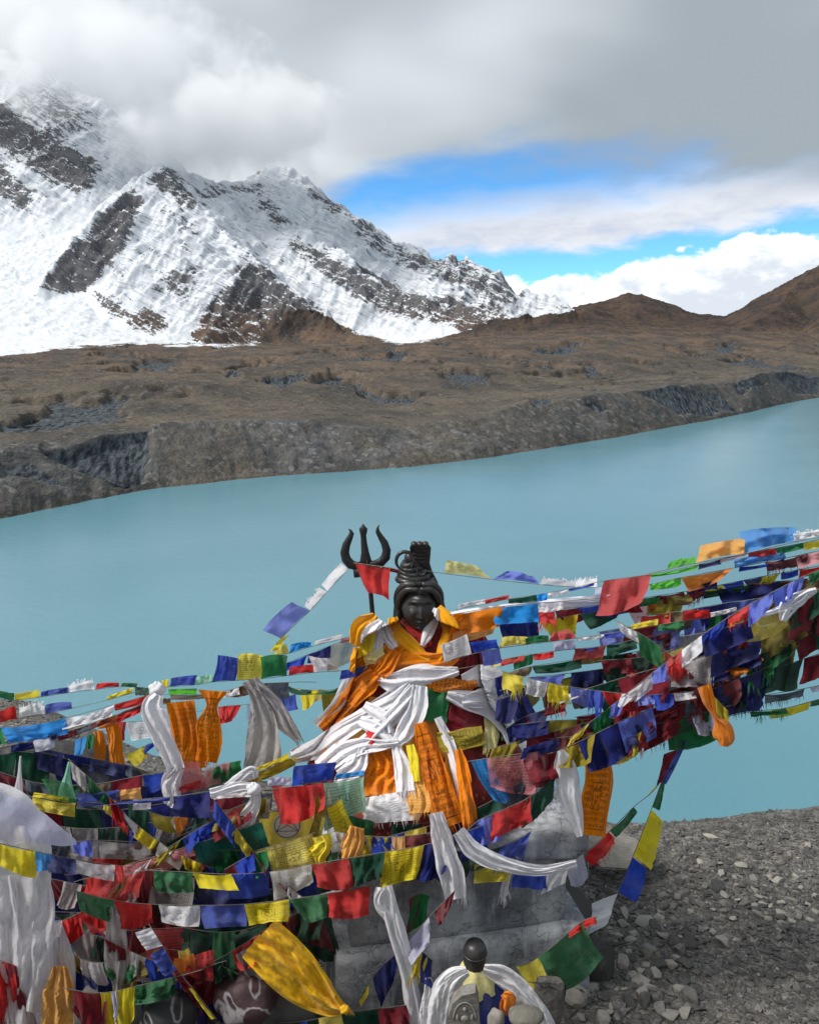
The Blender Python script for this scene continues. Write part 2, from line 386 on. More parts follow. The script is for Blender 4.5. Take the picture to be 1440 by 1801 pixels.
# scree and dry ground: everything low, and to the right of the snow tongue
brown = poly([(-4000, 1000), (-4000, 640), (0, 628), (120, 612), (240, 604), (370, 609), (470, 606), (600, 598), (640, 590), (700, 606), (760, 598), (815, 582), (870, 562), (1000, 548), (1060, 520), (1500, 420), (5000, 300), (5000, 1000)], 5, 7, 50)
brown = np.maximum(brown, poly([(500, 545), (560, 548), (625, 585), (700, 607), (620, 622), (450, 614), (480, 575)], 6, 6, 51))
brown = np.maximum(brown, hill_on*np.clip((PX-980)/30, 0, 1))
brown = np.where(GT < 5.0, 1.0, brown)
grey = np.clip(cl*(.5+.9*(fbm(GX/60, GY/60, 3, 55)-.35)), 0, 1)*np.clip((1.06+.9*(fbm(GX/70+5, GY/90, 3, 57)-.2)-np.abs(GT-1.5)*.9), 0, 1)
red = np.clip((GT-3.6)/2, 0, 1)
icefall = np.clip(np.maximum(poly([(-60, 450), (0, 440), (140, 385), (170, 395), (130, 440), (80, 490), (0, 500), (-60, 505)], 10, 10, 60), poly([(0, 520), (80, 505), (60, 550), (0, 565)], 10, 12, 61)*.5), 0, 1)
z = z+icefall*(16*(fbm(GX/16, GY/20, 4, 63, .6, True)-.5))
P = np.stack([GX, GY, z], -1)

# --- materials
def terrain_material(name):
    m, t, p = material(name)
    pos = t.coord('Object')
    x, y, zz = t.sep(pos)
    snow = t.mix(t.ss(t.noise(pos, .022, 5, .65), .3, .7), (.60, .63, .67), (.745, .765, .795))
    rk = t.attr('rock'); br = t.attr('brown'); gr = t.attr('grey'); ic = t.attr('ice'); rd = t.attr('red')
    nrm = t.sep(t.geo('Normal'))[2]
    # tilted beds of rock
    bed = t.math('ADD', t.math('MULTIPLY', x, .55), t.math('ADD', t.math('MULTIPLY', y, .25), t.math('MULTIPLY', zz, .95)))
    warp = t.math('MULTIPLY', t.noise(pos, .006, 3, .5), 90)
    bedv = t.comb(t.math('ADD', bed, warp), t.math('MULTIPLY', t.math('SUBTRACT', x, zz), .10), t.math('MULTIPLY', y, .05))
    beds = t.noise(bedv, .075, 5, .62)
    ragged = t.noise(pos, .03, 7, .68)
    fine = t.noise(pos, .12, 5, .65)
    steep = t.ss(nrm, .86, .55)
    nz = t.math('ADD', t.math('MULTIPLY', t.math('SUBTRACT', beds, .5), 2.3), t.math('ADD', t.math('MULTIPLY', t.math('SUBTRACT', ragged, .5), 1.5), t.math('MULTIPLY', t.math('SUBTRACT', fine, .5), 1.0)))
    r = t.math('ADD', t.math('MULTIPLY', rk, .66), t.math('MULTIPLY', nz, t.ss(rk, 0, .5, .62, 1.05)))
    r = t.math('ADD', r, t.math('MULTIPLY', steep, .22))
    rockf = t.ss(r, .36, .56)
    rockc = t.mix(t.ss(beds, .3, .7), (.060, .062, .072), (.165, .160, .165))  # rock grey lightened towards blue, distance haze put into the colour
    warmrock = t.mix(ragged, (.055, .040, .035), (.155, .108, .082))
    rockc = t.mix(t.ss(zz, 170, 30), rockc, warmrock)
    # dust and thin cover picking out the beds
    film = t.noise(t.vmath('MULTIPLY', bedv, (1.9, .6, .6)), .11, 4, .6)
    snow = t.mix(t.math('MULTIPLY', t.ss(film, .47, .62), t.math('MULTIPLY', t.attr('mtn'), .62)), snow, (.30, .315, .35))
    c1 = t.mix(rockf, snow, rockc)
    # dry ground
    big = t.noise(pos, .010, 5, .6)
    b1 = t.mix(t.ss(big, .3, .7), (.074, .068, .060), (.165, .134, .100))
    b2 = t.mix(t.ss(big, .35, .65), (.070, .060, .054), (.175, .118, .080))
    bc = t.mix(rd, b1, b2)
    hum = t.noise(pos, .045, 6, .62)
    bc = t.mix(t.ss(hum, .52, .68, 0, .85), bc, (.050, .051, .054))
    spk = t.voro(pos, .22, 'F1', 'Color')
    spv = t.sep(spk)[0]
    bc = t.mix(t.ss(spv, .80, .97, 0, .5), bc, (.20, .185, .165))
    bc = t.mix(t.ss(t.noise(pos, .30, 4, .7), .36, .64, .42, 0), bc, (.030, .029, .028))
    gc = t.mix(t.ss(t.noise(pos, .06, 6, .65), .35, .7), (.060, .064, .070), (.150, .150, .150))
    gc = t.mix(t.ss(spv, .84, .97, 0, .6), gc, (.26, .26, .255))
    bc = t.mix(t.math('MULTIPLY', gr, t.ss(hum, .3, .6, .55, 1)), bc, gc)
    bc = t.mix(t.ss(zz, 0, 80, 0, .9), bc, t.mix(1.0, bc, (.58, .56, .58), 'MULTIPLY'))
    # bare dirty ice: run-down streaks
    stv = t.comb(t.math('MULTIPLY', x, .30), t.math('MULTIPLY', y, .10), t.math('MULTIPLY', zz, .045))
    st = t.noise(stv, 1.0, 5, .6)
    icc = t.mix(t.ss(st, .36, .66), (.020, .024, .030), (.11, .128, .142))
    bc = t.mix(t.ss(t.math('ADD', ic, t.math('MULTIPLY', t.math('SUBTRACT', ragged, .5), .6)), .42, .62), bc, icc)
    # snow patches thin out towards the ground
    bf = t.ss(t.math('ADD', br, t.math('ADD', t.math('MULTIPLY', t.math('SUBTRACT', ragged, .5), .9), t.math('MULTIPLY', t.math('SUBTRACT', fine, .5), .5))), .42, .58)
    c = t.mix(bf, c1, bc)
    t.l.new(c, p.inputs['Base Color'])
    p.inputs['Roughness'].default_value = .9; p.inputs['Specular IOR Level'].default_value = .15
    hgt = t.math('ADD', t.math('MULTIPLY', fine, 5.0), t.math('ADD', t.math('MULTIPLY', beds, 7.0), t.math('MULTIPLY', t.noise(pos, .35, 4, .65), 2.2)))
    t.l.new(t.bump(t.math('MULTIPLY', hgt, t.ss(t.math('ADD', rockf, bf), 0, .7, .25, 1)), .75, 1.0), p.inputs['Normal'])
    return m
M_TERR = terrain_material('snow_rock_and_scree')
split = sum(nrow[:6])
def cut(a, lo, hi): return a[lo:hi]
at = dict(rock=rock, brown=brown, grey=grey, ice=ice, red=red, mtn=rockiness)
shore_ob = grid_mesh('far_shore', P[:split+1], M_TERR, attrs={k: v[:split+1] for k, v in at.items()})
tag(shore_ob, kind='structure')
mt_ob = grid_mesh('mountains', P[split:], M_TERR, attrs={k: v[split:] for k, v in at.items()})
tag(mt_ob, kind='structure')

# ---------------------------------------------------------------- lake
m, t, p = material('glacial_lake_water')
pos = t.coord('Object')
n1 = t.noise(t.vmath('MULTIPLY', pos, (1, .55, 1)), .35, 5, .6)
n2 = t.noise(pos, .012, 4, .5)
wc = t.mix(t.ss(n2, .3, .7), (.100, .238, .292), (.114, .258, .314))
t.l.new(wc, p.inputs['Base Color'])
p.inputs['Roughness'].default_value = .20; p.inputs['IOR'].default_value = 1.33
t.l.new(t.bump(n1, .16, 1.2), p.inputs['Normal'])
lake = mesh_obj('lake', [(-6000, 20, LAKE), (9000, 20, LAKE), (9000, 9000, LAKE), (-6000, 9000, LAKE)], [(0, 1, 2, 3)], m)
tag(lake, kind='structure')
# ---------------------------------------------------------------- cloud wrapped round the summit
def cloud_volume(name, cx, cy, Y, half, base_px, dens, seed, label):
    m = bpy.data.materials.new(name+'_vapour'); m.use_nodes = True
    t = NT(m.node_tree); t.n.remove(t.n['Principled BSDF'])
    v = t.n.new('ShaderNodeVolumePrincipled'); v.inputs['Color'].default_value = (1, 1, 1, 1); v.inputs['Anisotropy'].default_value = .1
    pos = t.coord('Object')
    q = t.vmath('DIVIDE', pos, tuple(half))
    wob = t.noise(t.vmath('ADD', pos, (seed*100.0, 0, 0)), .0034, 5, .62)
    r = t.vmath('LENGTH', q)
    f = t.math('SUBTRACT', t.math('ADD', t.math('SUBTRACT', 1.0, r), t.math('MULTIPLY', t.math('SUBTRACT', wob, .5), 3.4)), .05)
    d = t.math('MULTIPLY', t.ss(f, .0, .65), dens)
    t.l.new(d, v.inputs['Density'])
    t.l.new(v.outputs[0], t.n['Material Output'].inputs['Volume'])
    c = atY(cx, cy, Y)
    # a lumpy closed hull (ico-like grid sphere)
    n, k = 20, 32
    vs, fs = [], []
    for i in range(n+1):
        th = math.pi*i/n
        for j in range(k):
            ph = 2*math.pi*j/k
            vs.append((1.35*half[0]*math.sin(th)*math.cos(ph), 1.35*half[1]*math.sin(th)*math.sin(ph), 1.35*half[2]*math.cos(th)))
    for i in range(n):
        for j in range(k):
            fs.append((i*k+j, (i+1)*k+j, (i+1)*k+(j+1) % k, i*k+(j+1) % k))
    o = mesh_obj(name, vs, fs, m); o.location = c
    tag(o, label, 'cloud'); o['kind'] = 'stuff'
    return o
cloud_volume('cloud', 385, 225, 3720, (560, 380, 185), 0, .0105, 1, 'white cloud hiding the summit of the snowy mountain')
cloud_volume('cloud', 200, 120, 3750, (560, 380, 180), 0, .0085, 3, 'white cloud bank resting on the shoulder above the glacier')
cloud_volume('cloud', 20, 20, 3900, (700, 480, 240), 0, .006, 2, 'pale cloud over the rocky snow wall at the upper left')
# ================================================================ NEAR GROUND
GZ0 = -3.25
def g_crest(x):  return np.interp(x, [-4.5, -3.6, -1.8, -.5, 1.2, 2.4, 4], [7.3, 7.0, 6.0, 5.6, 5.25, 5.4, 5.7])
def g_zc(x):     return np.interp(x, [-4.5, -3.6, -1.8, -.5, 1.2, 2.4, 4], [-3.2, -3.2, -3.32, -3.38, -3.40, -3.37, -3.36])
def ground_z(x, y):
    x = np.asarray(x, float); y = np.asarray(y, float)
    yc = g_crest(x)+.12*(fbm(x*1.3+7, x*0+1, 3, 5)-.5); zc = g_zc(x)
    flat = GZ0+(zc-GZ0)*np.clip((y-3.4)/(yc-3.4), 0, 1)
    over = np.maximum(y-yc+.5, 0)
    drop = np.where(over < 1.0, .36*over**2, .36+.72*(over-1.0))
    rise = .55*np.clip(3.0-y, 0, 3.2)
    lump = .10*(fbm(x*.9, y*.9, 4, 15)-.5)+.03*(fbm(x*4, y*4, 3, 16)-.5)
    return flat-drop+rise+lump*np.clip(1-over*.02, .3, 1)
gx = np.linspace(-14, 14, 240)
gy = np.concatenate([np.linspace(-8, 2.5, 30), np.linspace(2.55, 8.5, 190), np.geomspace(8.6, 150, 70)])
GGX, GGY = np.meshgrid(gx, gy)
GGX = GGX*np.where(GGY > 8.5, 1+(GGY-8.5)*.08, 1)
Pn = np.stack([GGX, GGY, ground_z(GGX, GGY)], -1)
m, t, p = material('dark_slate_gravel')
pos = t.coord('Object')
wv = t.vmath('ADD', pos, t.vmath('SCALE', t.noise(pos, 30, 2, .5, 0, '3D', True), None, .03))
vc = t.sep(t.voro(wv, 42, 'F1', 'Color')); vd = t.voro(wv, 42, 'F1')
vc2 = t.sep(t.voro(wv, 110, 'F1', 'Color')); vd2 = t.voro(wv, 110, 'F1')
big = t.noise(pos, .9, 4, .55)
c1 = t.mix(vc2[0], (.055, .053, .051), (.20, .188, .172))
c2 = t.mix(t.ss(vc[0], .55, 1), c1, (.27, .25, .225))
c3 = t.mix(t.ss(big, .35, .7, 0, .35), c2, (.10, .088, .075))
t.l.new(c3, p.inputs['Base Color']); p.inputs['Roughness'].default_value = .85; p.inputs['Specular IOR Level'].default_value = .3
hh = t.math('ADD', t.math('MULTIPLY', t.math('SUBTRACT', 1, vd), .012), t.math('MULTIPLY', t.math('SUBTRACT', 1, vd2), .006))
t.l.new(t.bump(hh, 1.0, 1.0), p.inputs['Normal'])
ground = grid_mesh('gravel_ground', Pn, m); tag(ground, kind='structure')

# ---------------------------------------------------------------- stones
def stone_mat(name, lo, hi, spot=None, rough=.8):
    m, t, p = material(name)
    pos = t.coord('Object'); oi = t.n.new('ShaderNodeObjectInfo')
    rnd = oi.outputs['Random']
    q = t.vmath('ADD', t.geo('Position'), t.comb(t.math('MULTIPLY', rnd, 17.0), 0.0, 0.0))
    n = t.noise(q, 9, 5, .6); n2 = t.noise(q, 55, 4, .6)
    f = t.math('ADD', t.math('MULTIPLY', n, .7), t.math('MULTIPLY', n2, .35))
    f = t.math('ADD', f, t.math('MULTIPLY', t.math('SUBTRACT', rnd, .5), .55))
    c = t.mix(t.ss(f, .25, .85), lo, hi)
    if spot: c = t.mix(t.ss(n, .58, .66, 0, .8), c, spot)
    t.l.new(c, p.inputs['Base Color']); p.inputs['Roughness'].default_value = rough; p.inputs['Specular IOR Level'].default_value = .3
    t.l.new(t.bump(t.math('ADD', n, t.math('MULTIPLY', n2, .4)), .5, .02), p.inputs['Normal'])
    return m
M_STONE = stone_mat('grey_slate_stone', (.06, .058, .055), (.30, .28, .25))
M_PALE = stone_mat('pale_limestone', (.15, .14, .12), (.36, .335, .29))
M_DARKROCK = stone_mat('dark_boulder', (.03, .03, .032), (.14, .135, .13))
M_CHIP = stone_mat('slate_chips', (.066, .063, .060), (.52, .49, .445))
import bmesh
def hull_mesh(name, seed, n=16, dims=(1, .7, .35), bevel=.04):
    r = random.Random(seed); bm = bmesh.new()
    for i in range(n):
        a = r.uniform(0, 2*math.pi); c_ = r.uniform(-1, 1); s_ = math.sqrt(1-c_*c_); k = r.uniform(.82, 1.05)
        bm.verts.new((dims[0]*k*s_*math.cos(a), dims[1]*k*s_*math.sin(a), dims[2]*max(-.8, min(.8, c_*1.5))*k))
    res = bmesh.ops.convex_hull(bm, input=bm.verts)
    junk = {g for g in res['geom_interior']+res['geom_unused'] if isinstance(g, bmesh.types.BMVert)}
    bmesh.ops.delete(bm, geom=list(junk), context='VERTS')
    if bevel: bmesh.ops.bevel(bm, geom=list(bm.edges), offset=bevel, segments=1, affect='EDGES', profile=.5)
    me = bpy.data.meshes.new(name); bm.to_mesh(me); bm.free(); return me
def boulder_mesh(name, seed, dims, amp=.18, freq=1.6, sub=3):
    bm = bmesh.new(); bmesh.ops.create_icosphere(bm, subdivisions=sub, radius=1)
    from mathutils import noise as mn
    for v in bm.verts:
        q = v.co*freq+Vector((seed*3.7, seed*1.3, 0))
        d = 1+amp*(mn.noise(q)+.5*mn.noise(q*2.2)+.25*mn.noise(q*4.7))
        v.co = Vector((v.co.x*d*dims[0], v.co.y*d*dims[1], v.co.z*d*dims[2]))
    me = bpy.data.meshes.new(name); bm.to_mesh(me); bm.free()
    me.polygons.foreach_set('use_smooth', [True]*len(me.polygons)); return me
def put(name, me, loc, rot=(0, 0, 0), scale=1, mat=None):
    if mat and not me.materials: me.materials.append(mat)
    o = bpy.data.objects.new(name, me); o.location = loc; o.rotation_euler = rot
    o.scale = (scale,)*3 if not hasattr(scale, '__len__') else scale
    COL.objects.link(o); return o
# gravel chips: uncountable, one object
r = random.Random(5)
protos = []
for i in range(10):
    me = hull_mesh('chip', 100+i, 10, (1, r.uniform(.55, .9), r.uniform(.22, .4)), 0)
    V = np.array([v.co[:] for v in me.vertices]); Fc = [tuple(p_.vertices) for p_ in me.polygons]; protos.append((V, Fc)); bpy.data.meshes.remove(me)
cv_, cf_ = [], []; base_i = 0
def chip_field(n, x0, x1, y0, y1, smin, smax):
    global base_i
    xs = RNG.uniform(x0, x1, n); ys = RNG.uniform(y0, y1, n); gzs = ground_z(xs, ys); yc_ = g_crest(xs)
    for i in range(n):
        x = xs[i]; y = ys[i]
        if y > yc_[i]+.3: continue
        V, Fc = protos[r.randrange(10)]
        s = smin*(smax/smin)**(r.random()**2.2)
        a = r.uniform(0, 6.28); ca, sa = math.cos(a), math.sin(a)
        ti = r.gauss(0, .22)
        Q = V*s; z_ = Q[:, 2]*math.cos(ti)+Q[:, 0]*math.sin(ti); x_ = Q[:, 0]*math.cos(ti)-Q[:, 2]*math.sin(ti)
        gz = gzs[i]
        cv_.append(np.stack([x+x_*ca-Q[:, 1]*sa, y+x_*sa+Q[:, 1]*ca, gz+z_+s*.12], 1))
        cf_.extend([tuple(j+base_i for j in f) for f in Fc]); base_i += len(V)
chip_field(9000, .75, 3.3, 3.2, 5.7, .008, .036)
chip_field(1500, .75, 3.2, 3.2, 5.4, .02, .05)
chip_field(2600, -4.2, -.6, 4.6, 7.3, .012, .04)
chips = mesh_obj('gravel', np.concatenate(cv_), cf_, M_CHIP, smooth=False)
tag(chips, 'dark loose slate gravel covering the slope', 'gravel', kind='stuff')
# single stones
smesh = [hull_mesh('stone', 300+i, 15, (1, r.uniform(.55, .95), r.uniform(.25, .55)), .05) for i in range(14)]
for me in smesh: me.materials.append(M_STONE)
pmesh = [me.copy() for me in smesh[:8]]
for me in pmesh: me.materials.clear(); me.materials.append(M_PALE)
def drop(px, py, sizepx, mesh, label, group=None, name='stone', flat=1.0):
    # meet the ground along the ray through the pixel
    x, y, z_ = ray(px, py); Ys_ = np.arange(2.2, 9, .02)
    below = z_/y*Ys_ < ground_z(x/y*Ys_, Ys_); Y = float(Ys_[np.argmax(below)]) if below.any() else 9.0
    s = sizepx/F*(Y/y)/2
    o = put(name, mesh, (x/y*Y, Y, float(ground_z(x/y*Y, Y))+s*.15), (r.gauss(0, .15), r.gauss(0, .15), r.uniform(0, 6.3)), (s, s, s*flat))
    return tag(o, label, 'stone', group)
used = []
def free(px, py, d):
    for a, b in used:
        if abs(a-px) < d and abs(b-py) < d*.7: return False
    used.append((px, py)); return True
n = 0
while n < 150:
    px = r.uniform(1010, 1440); py = 1440+361*(r.random()**.8)
    if px < 1010+60*max(0, (1700-py)/260) : continue
    sz = 9+20*r.random()**2.4
    if py < 1470: sz *= .6
    if not free(px, py, sz*.9): continue
    drop(px, py, sz, r.choice(smesh), 'small angular grey slate stone on the dark gravel right of the pedestal', 'slate stones on the gravel right of the pedestal', flat=r.uniform(.7, 1.1)); n += 1
n = 0
while n < 46:
    px = r.gauss(1320, 75); py = r.gauss(1585, 30)
    if px > 1440 or px < 1150 or not free(px, py, 13): continue
    drop(px, py, r.uniform(10, 27), r.choice(pmesh), 'pale stone in the light patch of stones near the right edge', 'pale stones in a patch at the right'); n += 1
n = 0
while n < 60:
    px = r.uniform(1040, 1215); py = r.uniform(1610, 1800)
    if not free(px, py, 15): continue
    drop(px, py, r.uniform(16, 46), r.choice(smesh), 'grey cobble in the rubble beside the foot of the pedestal', 'cobbles beside the pedestal foot', flat=1.2); n += 1
n = 0
while n < 30:
    px = r.uniform(0, 345); py = r.uniform(1240, 1345)
    if py < 1228+px*.33 or not free(px, py, 12): continue
    drop(px, py, r.uniform(9, 20), r.choice(smesh), 'small stone on the gravel bank behind the flags at left', 'stones on the gravel bank at left'); n += 1
drop(1272, 1664, 42, smesh[3], 'rounded pale grey stone standing alone on dark gravel')
drop(1248, 1475, 34, pmesh[2], 'flat whitish stone high on the gravel slope', flat=.6)
drop(1262, 1565, 44, smesh[5], 'dark flat slab stone tilted on the gravel', flat=.6)
drop(1205, 1700, 40, smesh[7], 'broad grey cobble above the pale rubble')
drop(1150, 1690, 34, pmesh[4], 'tan stone among the grey rubble')

# pale rock lying behind the pedestal, stones propped at its foot
def rock(px, py, Y, dims, seed, mat, label, name='boulder', rot=0, amp=.2, sub=3):
    me = hull_mesh(name, seed*7+1, 26, dims, .012); o = put(name, me, atY(px, py, Y), (0, 0, rot), 1, mat)
    return tag(o, label, 'rock')
rock(1082, 1490, 4.72, (.24, .26, .03), 2, M_PALE, 'large whitish flat rock behind the right corner of the pedestal')
rock(1050, 1700, 3.75, (.10, .12, .2), 4, M_STONE, 'upright grey boulder at the right foot of the pedestal')
rock(1010, 1752, 3.5, (.075, .07, .06), 5, M_STONE, 'round cobble under the right corner of the plinth')
rock(1038, 1745, 3.62, (.065, .06, .06), 6, M_STONE, 'brown cobble wedged beside the plinth corner')
rock(1060, 1778, 3.5, (.16, .08, .035), 7, M_PALE, 'long pale slab lying before the plinth corner')
rock(965, 1765, 3.12, (.085, .05, .18), 8, M_STONE, 'pointed grey stone standing beside the small idol')
rock(1000, 1610, 4.0, (.2, .2, .12), 9, M_STONE, 'flat grey rock half hidden behind the pedestal', amp=.15)

# ================================================================ PEDESTAL
ang = math.radians(10.4)
PO = Vector((-.346, 3.33, 0)); EX = Vector((math.cos(ang), math.sin(ang), 0)); EY = Vector((-math.sin(ang), math.cos(ang), 0))
def ped(x, y, z): return PO+EX*x+EY*y+Vector((0, 0, z))
m, t, p = material('weathered_whitewashed_cement')
pos = t.coord('Object')
n1 = t.noise(pos, 3.2, 6, .65); n2 = t.noise(pos, 22, 6, .65); n3 = t.noise(t.vmath('MULTIPLY', pos, (7, 7, 1.2)), 1.6, 5, .6)
crk = t.voro(t.vmath('ADD', pos, t.vmath('SCALE', t.noise(pos, 5, 3, .6, 0, '3D', True), None, .25)), 5.0, 'DISTANCE_TO_EDGE')
c1 = t.mix(t.ss(n1, .34, .68), (.15, .16, .18), (.46, .475, .50))
c1 = t.mix(t.ss(n3, .48, .66, 0, .8), c1, (.55, .57, .60))
c1 = t.mix(t.ss(n2, .50, .75, 0, .6), c1, (.05, .053, .06))
c1 = t.mix(t.ss(crk, .012, .0, 0, .35), c1, (.04, .04, .044))
t.l.new(c1, p.inputs['Base Color']); p.inputs['Roughness'].default_value = .8
hgt = t.math('ADD', t.math('ADD', t.math('MULTIPLY', n1, .03), t.math('MULTIPLY', n2, .010)), t.ss(crk, 0, .014, -.004, 0))
t.l.new(t.bump(hgt, .8, 1.0), p.inputs['Normal'])
M_CEM = m
def block(name, parent, x0, x1, y0, y1, z0, z1, bevel=.018, wob=.012, seed=0, taper=0.0, loc=Vector((0, 0, 0))):
    bm = bmesh.new()
    bmesh.ops.create_cube(bm, size=1)
    bmesh.ops.subdivide_edges(bm, edges=bm.edges[:], cuts=9, use_grid_fill=True)
    from mathutils import noise as mn
    for v in bm.verts:
        tz = v.co.z+.5; tp = taper*(tz-.5)
        px_ = x0+(x1-x0)*(v.co.x+.5)-tp*v.co.x*2; py_ = y0+(y1-y0)*(v.co.y+.5)-tp*v.co.y*2
        q = ped(px_, py_, z0+(z1-z0)*tz)
        # chipped, softened edges
        e = sum(1 for c_ in v.co if abs(abs(c_)-.5) < 1e-4)
        q2 = q+Vector((mn.noise(q*4+Vector((seed, 0, 0))), mn.noise(q*4+Vector((0, seed+5, 0))), mn.noise(q*4+Vector((0, 0, seed+9)))))*wob
        if e >= 2:
            cen = ped((x0+x1)/2, (y0+y1)/2, (z0+z1)/2); q2 += (cen-q2).normalized()*(bevel*(.5+.9*abs(mn.noise(q*7))))
        v.co = q2-loc
    me = bpy.data.meshes.new(name); bm.to_mesh(me); bm.free()
    return finish(name, me, M_CEM, parent)
pl = ped(.6, .6, GZ0)
pedestal = empty('pedestal', pl, 'weathered grey cement pedestal under the black statue', 'pedestal')
block('plinth', pedestal, -.01, 1.28, 0, 1.25, GZ0-.1, -2.85, .022, .016, 1, .02, pl)
block('shaft', pedestal, .075, 1.165, .06, 1.19, -2.87, -2.44, .016, .014, 2, .0, pl)
block('cap_slab', pedestal, .0, 1.24, .0, 1.25, -2.455, -2.33, .025, .022, 3, .0, pl)
# ================================================================ STATUE
def dark_metal(name, base, rough):
    m, t, p = material(name)
    pos = t.coord('Object'); n = t.noise(pos, 25, 5, .6)
    t.l.new(t.mix(t.ss(n, .35, .75), base, tuple(c*2.2 for c in base)), p.inputs['Base Color'])
    t.l.new(t.ss(n, .3, .8, rough, rough+.2), p.inputs['Roughness'])
    t.l.new(t.bump(n, .25, .006), p.inputs['Normal'])
    return m
M_BLACK = dark_metal('black_polished_stone', (.021, .0195, .019), .30)
M_IRON = dark_metal('black_iron', (.008, .008, .009), .45)
SC = Vector((.05, 4.0, 0))
SX = float(atY(735, 1075, 4.0).x)
statue_loc = Vector((SX, 4.0, -2.33))
statue = empty('deity_statue', statue_loc, 'black stone seated deity statue with topknot and cobra, wrapped in shawls', 'statue')
# profile of the robed body: z, centre offset x, y, half width, half depth
PROF = np.array([(-2.345, 0, -.02, .60, .50), (-2.25, 0, -.03, .60, .50), (-2.15, 0, -.02, .56, .46), (-2.02, 0, .02, .47, .38), (-1.90, 0, .05, .385, .30), (-1.75, .0, .07, .335, .24),
                 (-1.62, .0, .08, .325, .20), (-1.54, .0, .09, .285, .165), (-1.49, 0, .09, .20, .13), (-1.45, 0, .09, .105, .10), (-1.41, 0, .09, .085, .085)])
def prof(z):
    z = np.clip(z, PROF[0, 0], PROF[-1, 0])
    return [np.interp(z, PROF[:, 0], PROF[:, k]) for k in range(1, 5)]
def body_front(px, py, off=0.0, miss=None):
    """first point of the robed body along the pixel's ray -> Y"""
    px = np.asarray(px, float); py = np.asarray(py, float)
    x, y, z = ray(px, py)
    Y = np.full(px.shape, 3.2); done = np.zeros(px.shape, bool); fp = np.full(px.shape, 1.0)
    for i in range(85):
        Yc = 3.3+i*.012
        X = x/y*Yc; Z = z/y*Yc
        cx, cy, rx, ry = prof(Z)
        f = ((X-SX-cx)/rx)**2+((Yc-4.0-cy)/ry)**2-1+np.where(Z < -1.4, 0, 4.0)
        ins = f < 0
        hit = ins & ~done; Y = np.where(hit, Yc-.012*(-f)/np.maximum(fp-f, 1e-6), Y); done |= ins; fp = f
    Y = np.where(done, Y, np.nan)
    return Y
def robe_mesh():
    rows, cols_ = 60, 120
    zs = np.linspace(-2.345, -1.41, rows)
    th = np.linspace(0, 2*math.pi, cols_)
    P = np.zeros((rows, cols_, 3))
    for i, zz in enumerate(zs):
        cx, cy, rx, ry = prof(zz)
        pl_ = .012*np.sin(th*17+zz*4+2*np.sin(th*3))+.007*np.sin(th*31+zz*9)
        k = 1+pl_*min(1, (-1.45-zz)/.2) if zz < -1.45 else 1.0+0*pl_
        P[i, :, 0] = SX+cx+rx*k*np.cos(th); P[i, :, 1] = 4.0+cy+ry*k*np.sin(th); P[i, :, 2] = zz
    return P-np.array(statue_loc)
m, t, p = material('maroon_brocade')
pos = t.coord('Object')
n = t.noise(pos, 14, 4, .6)
br = t.voro(pos, 26, 'F1'); br2 = t.noise(pos, 60, 3, .6)
gold = t.math('MULTIPLY', t.ss(br, .30, .22), t.ss(br2, .45, .6))
c_ = t.mix(t.ss(n, .3, .7), (.10, .010, .012), (.24, .022, .022))
t.l.new(t.mix(t.math('MULTIPLY', gold, .8), c_, (.55, .24, .04)), p.inputs['Base Color']); p.inputs['Roughness'].default_value = .8
M_ROBE = m
grid_mesh('robe', robe_mesh(), M_ROBE, statue, flip=False)
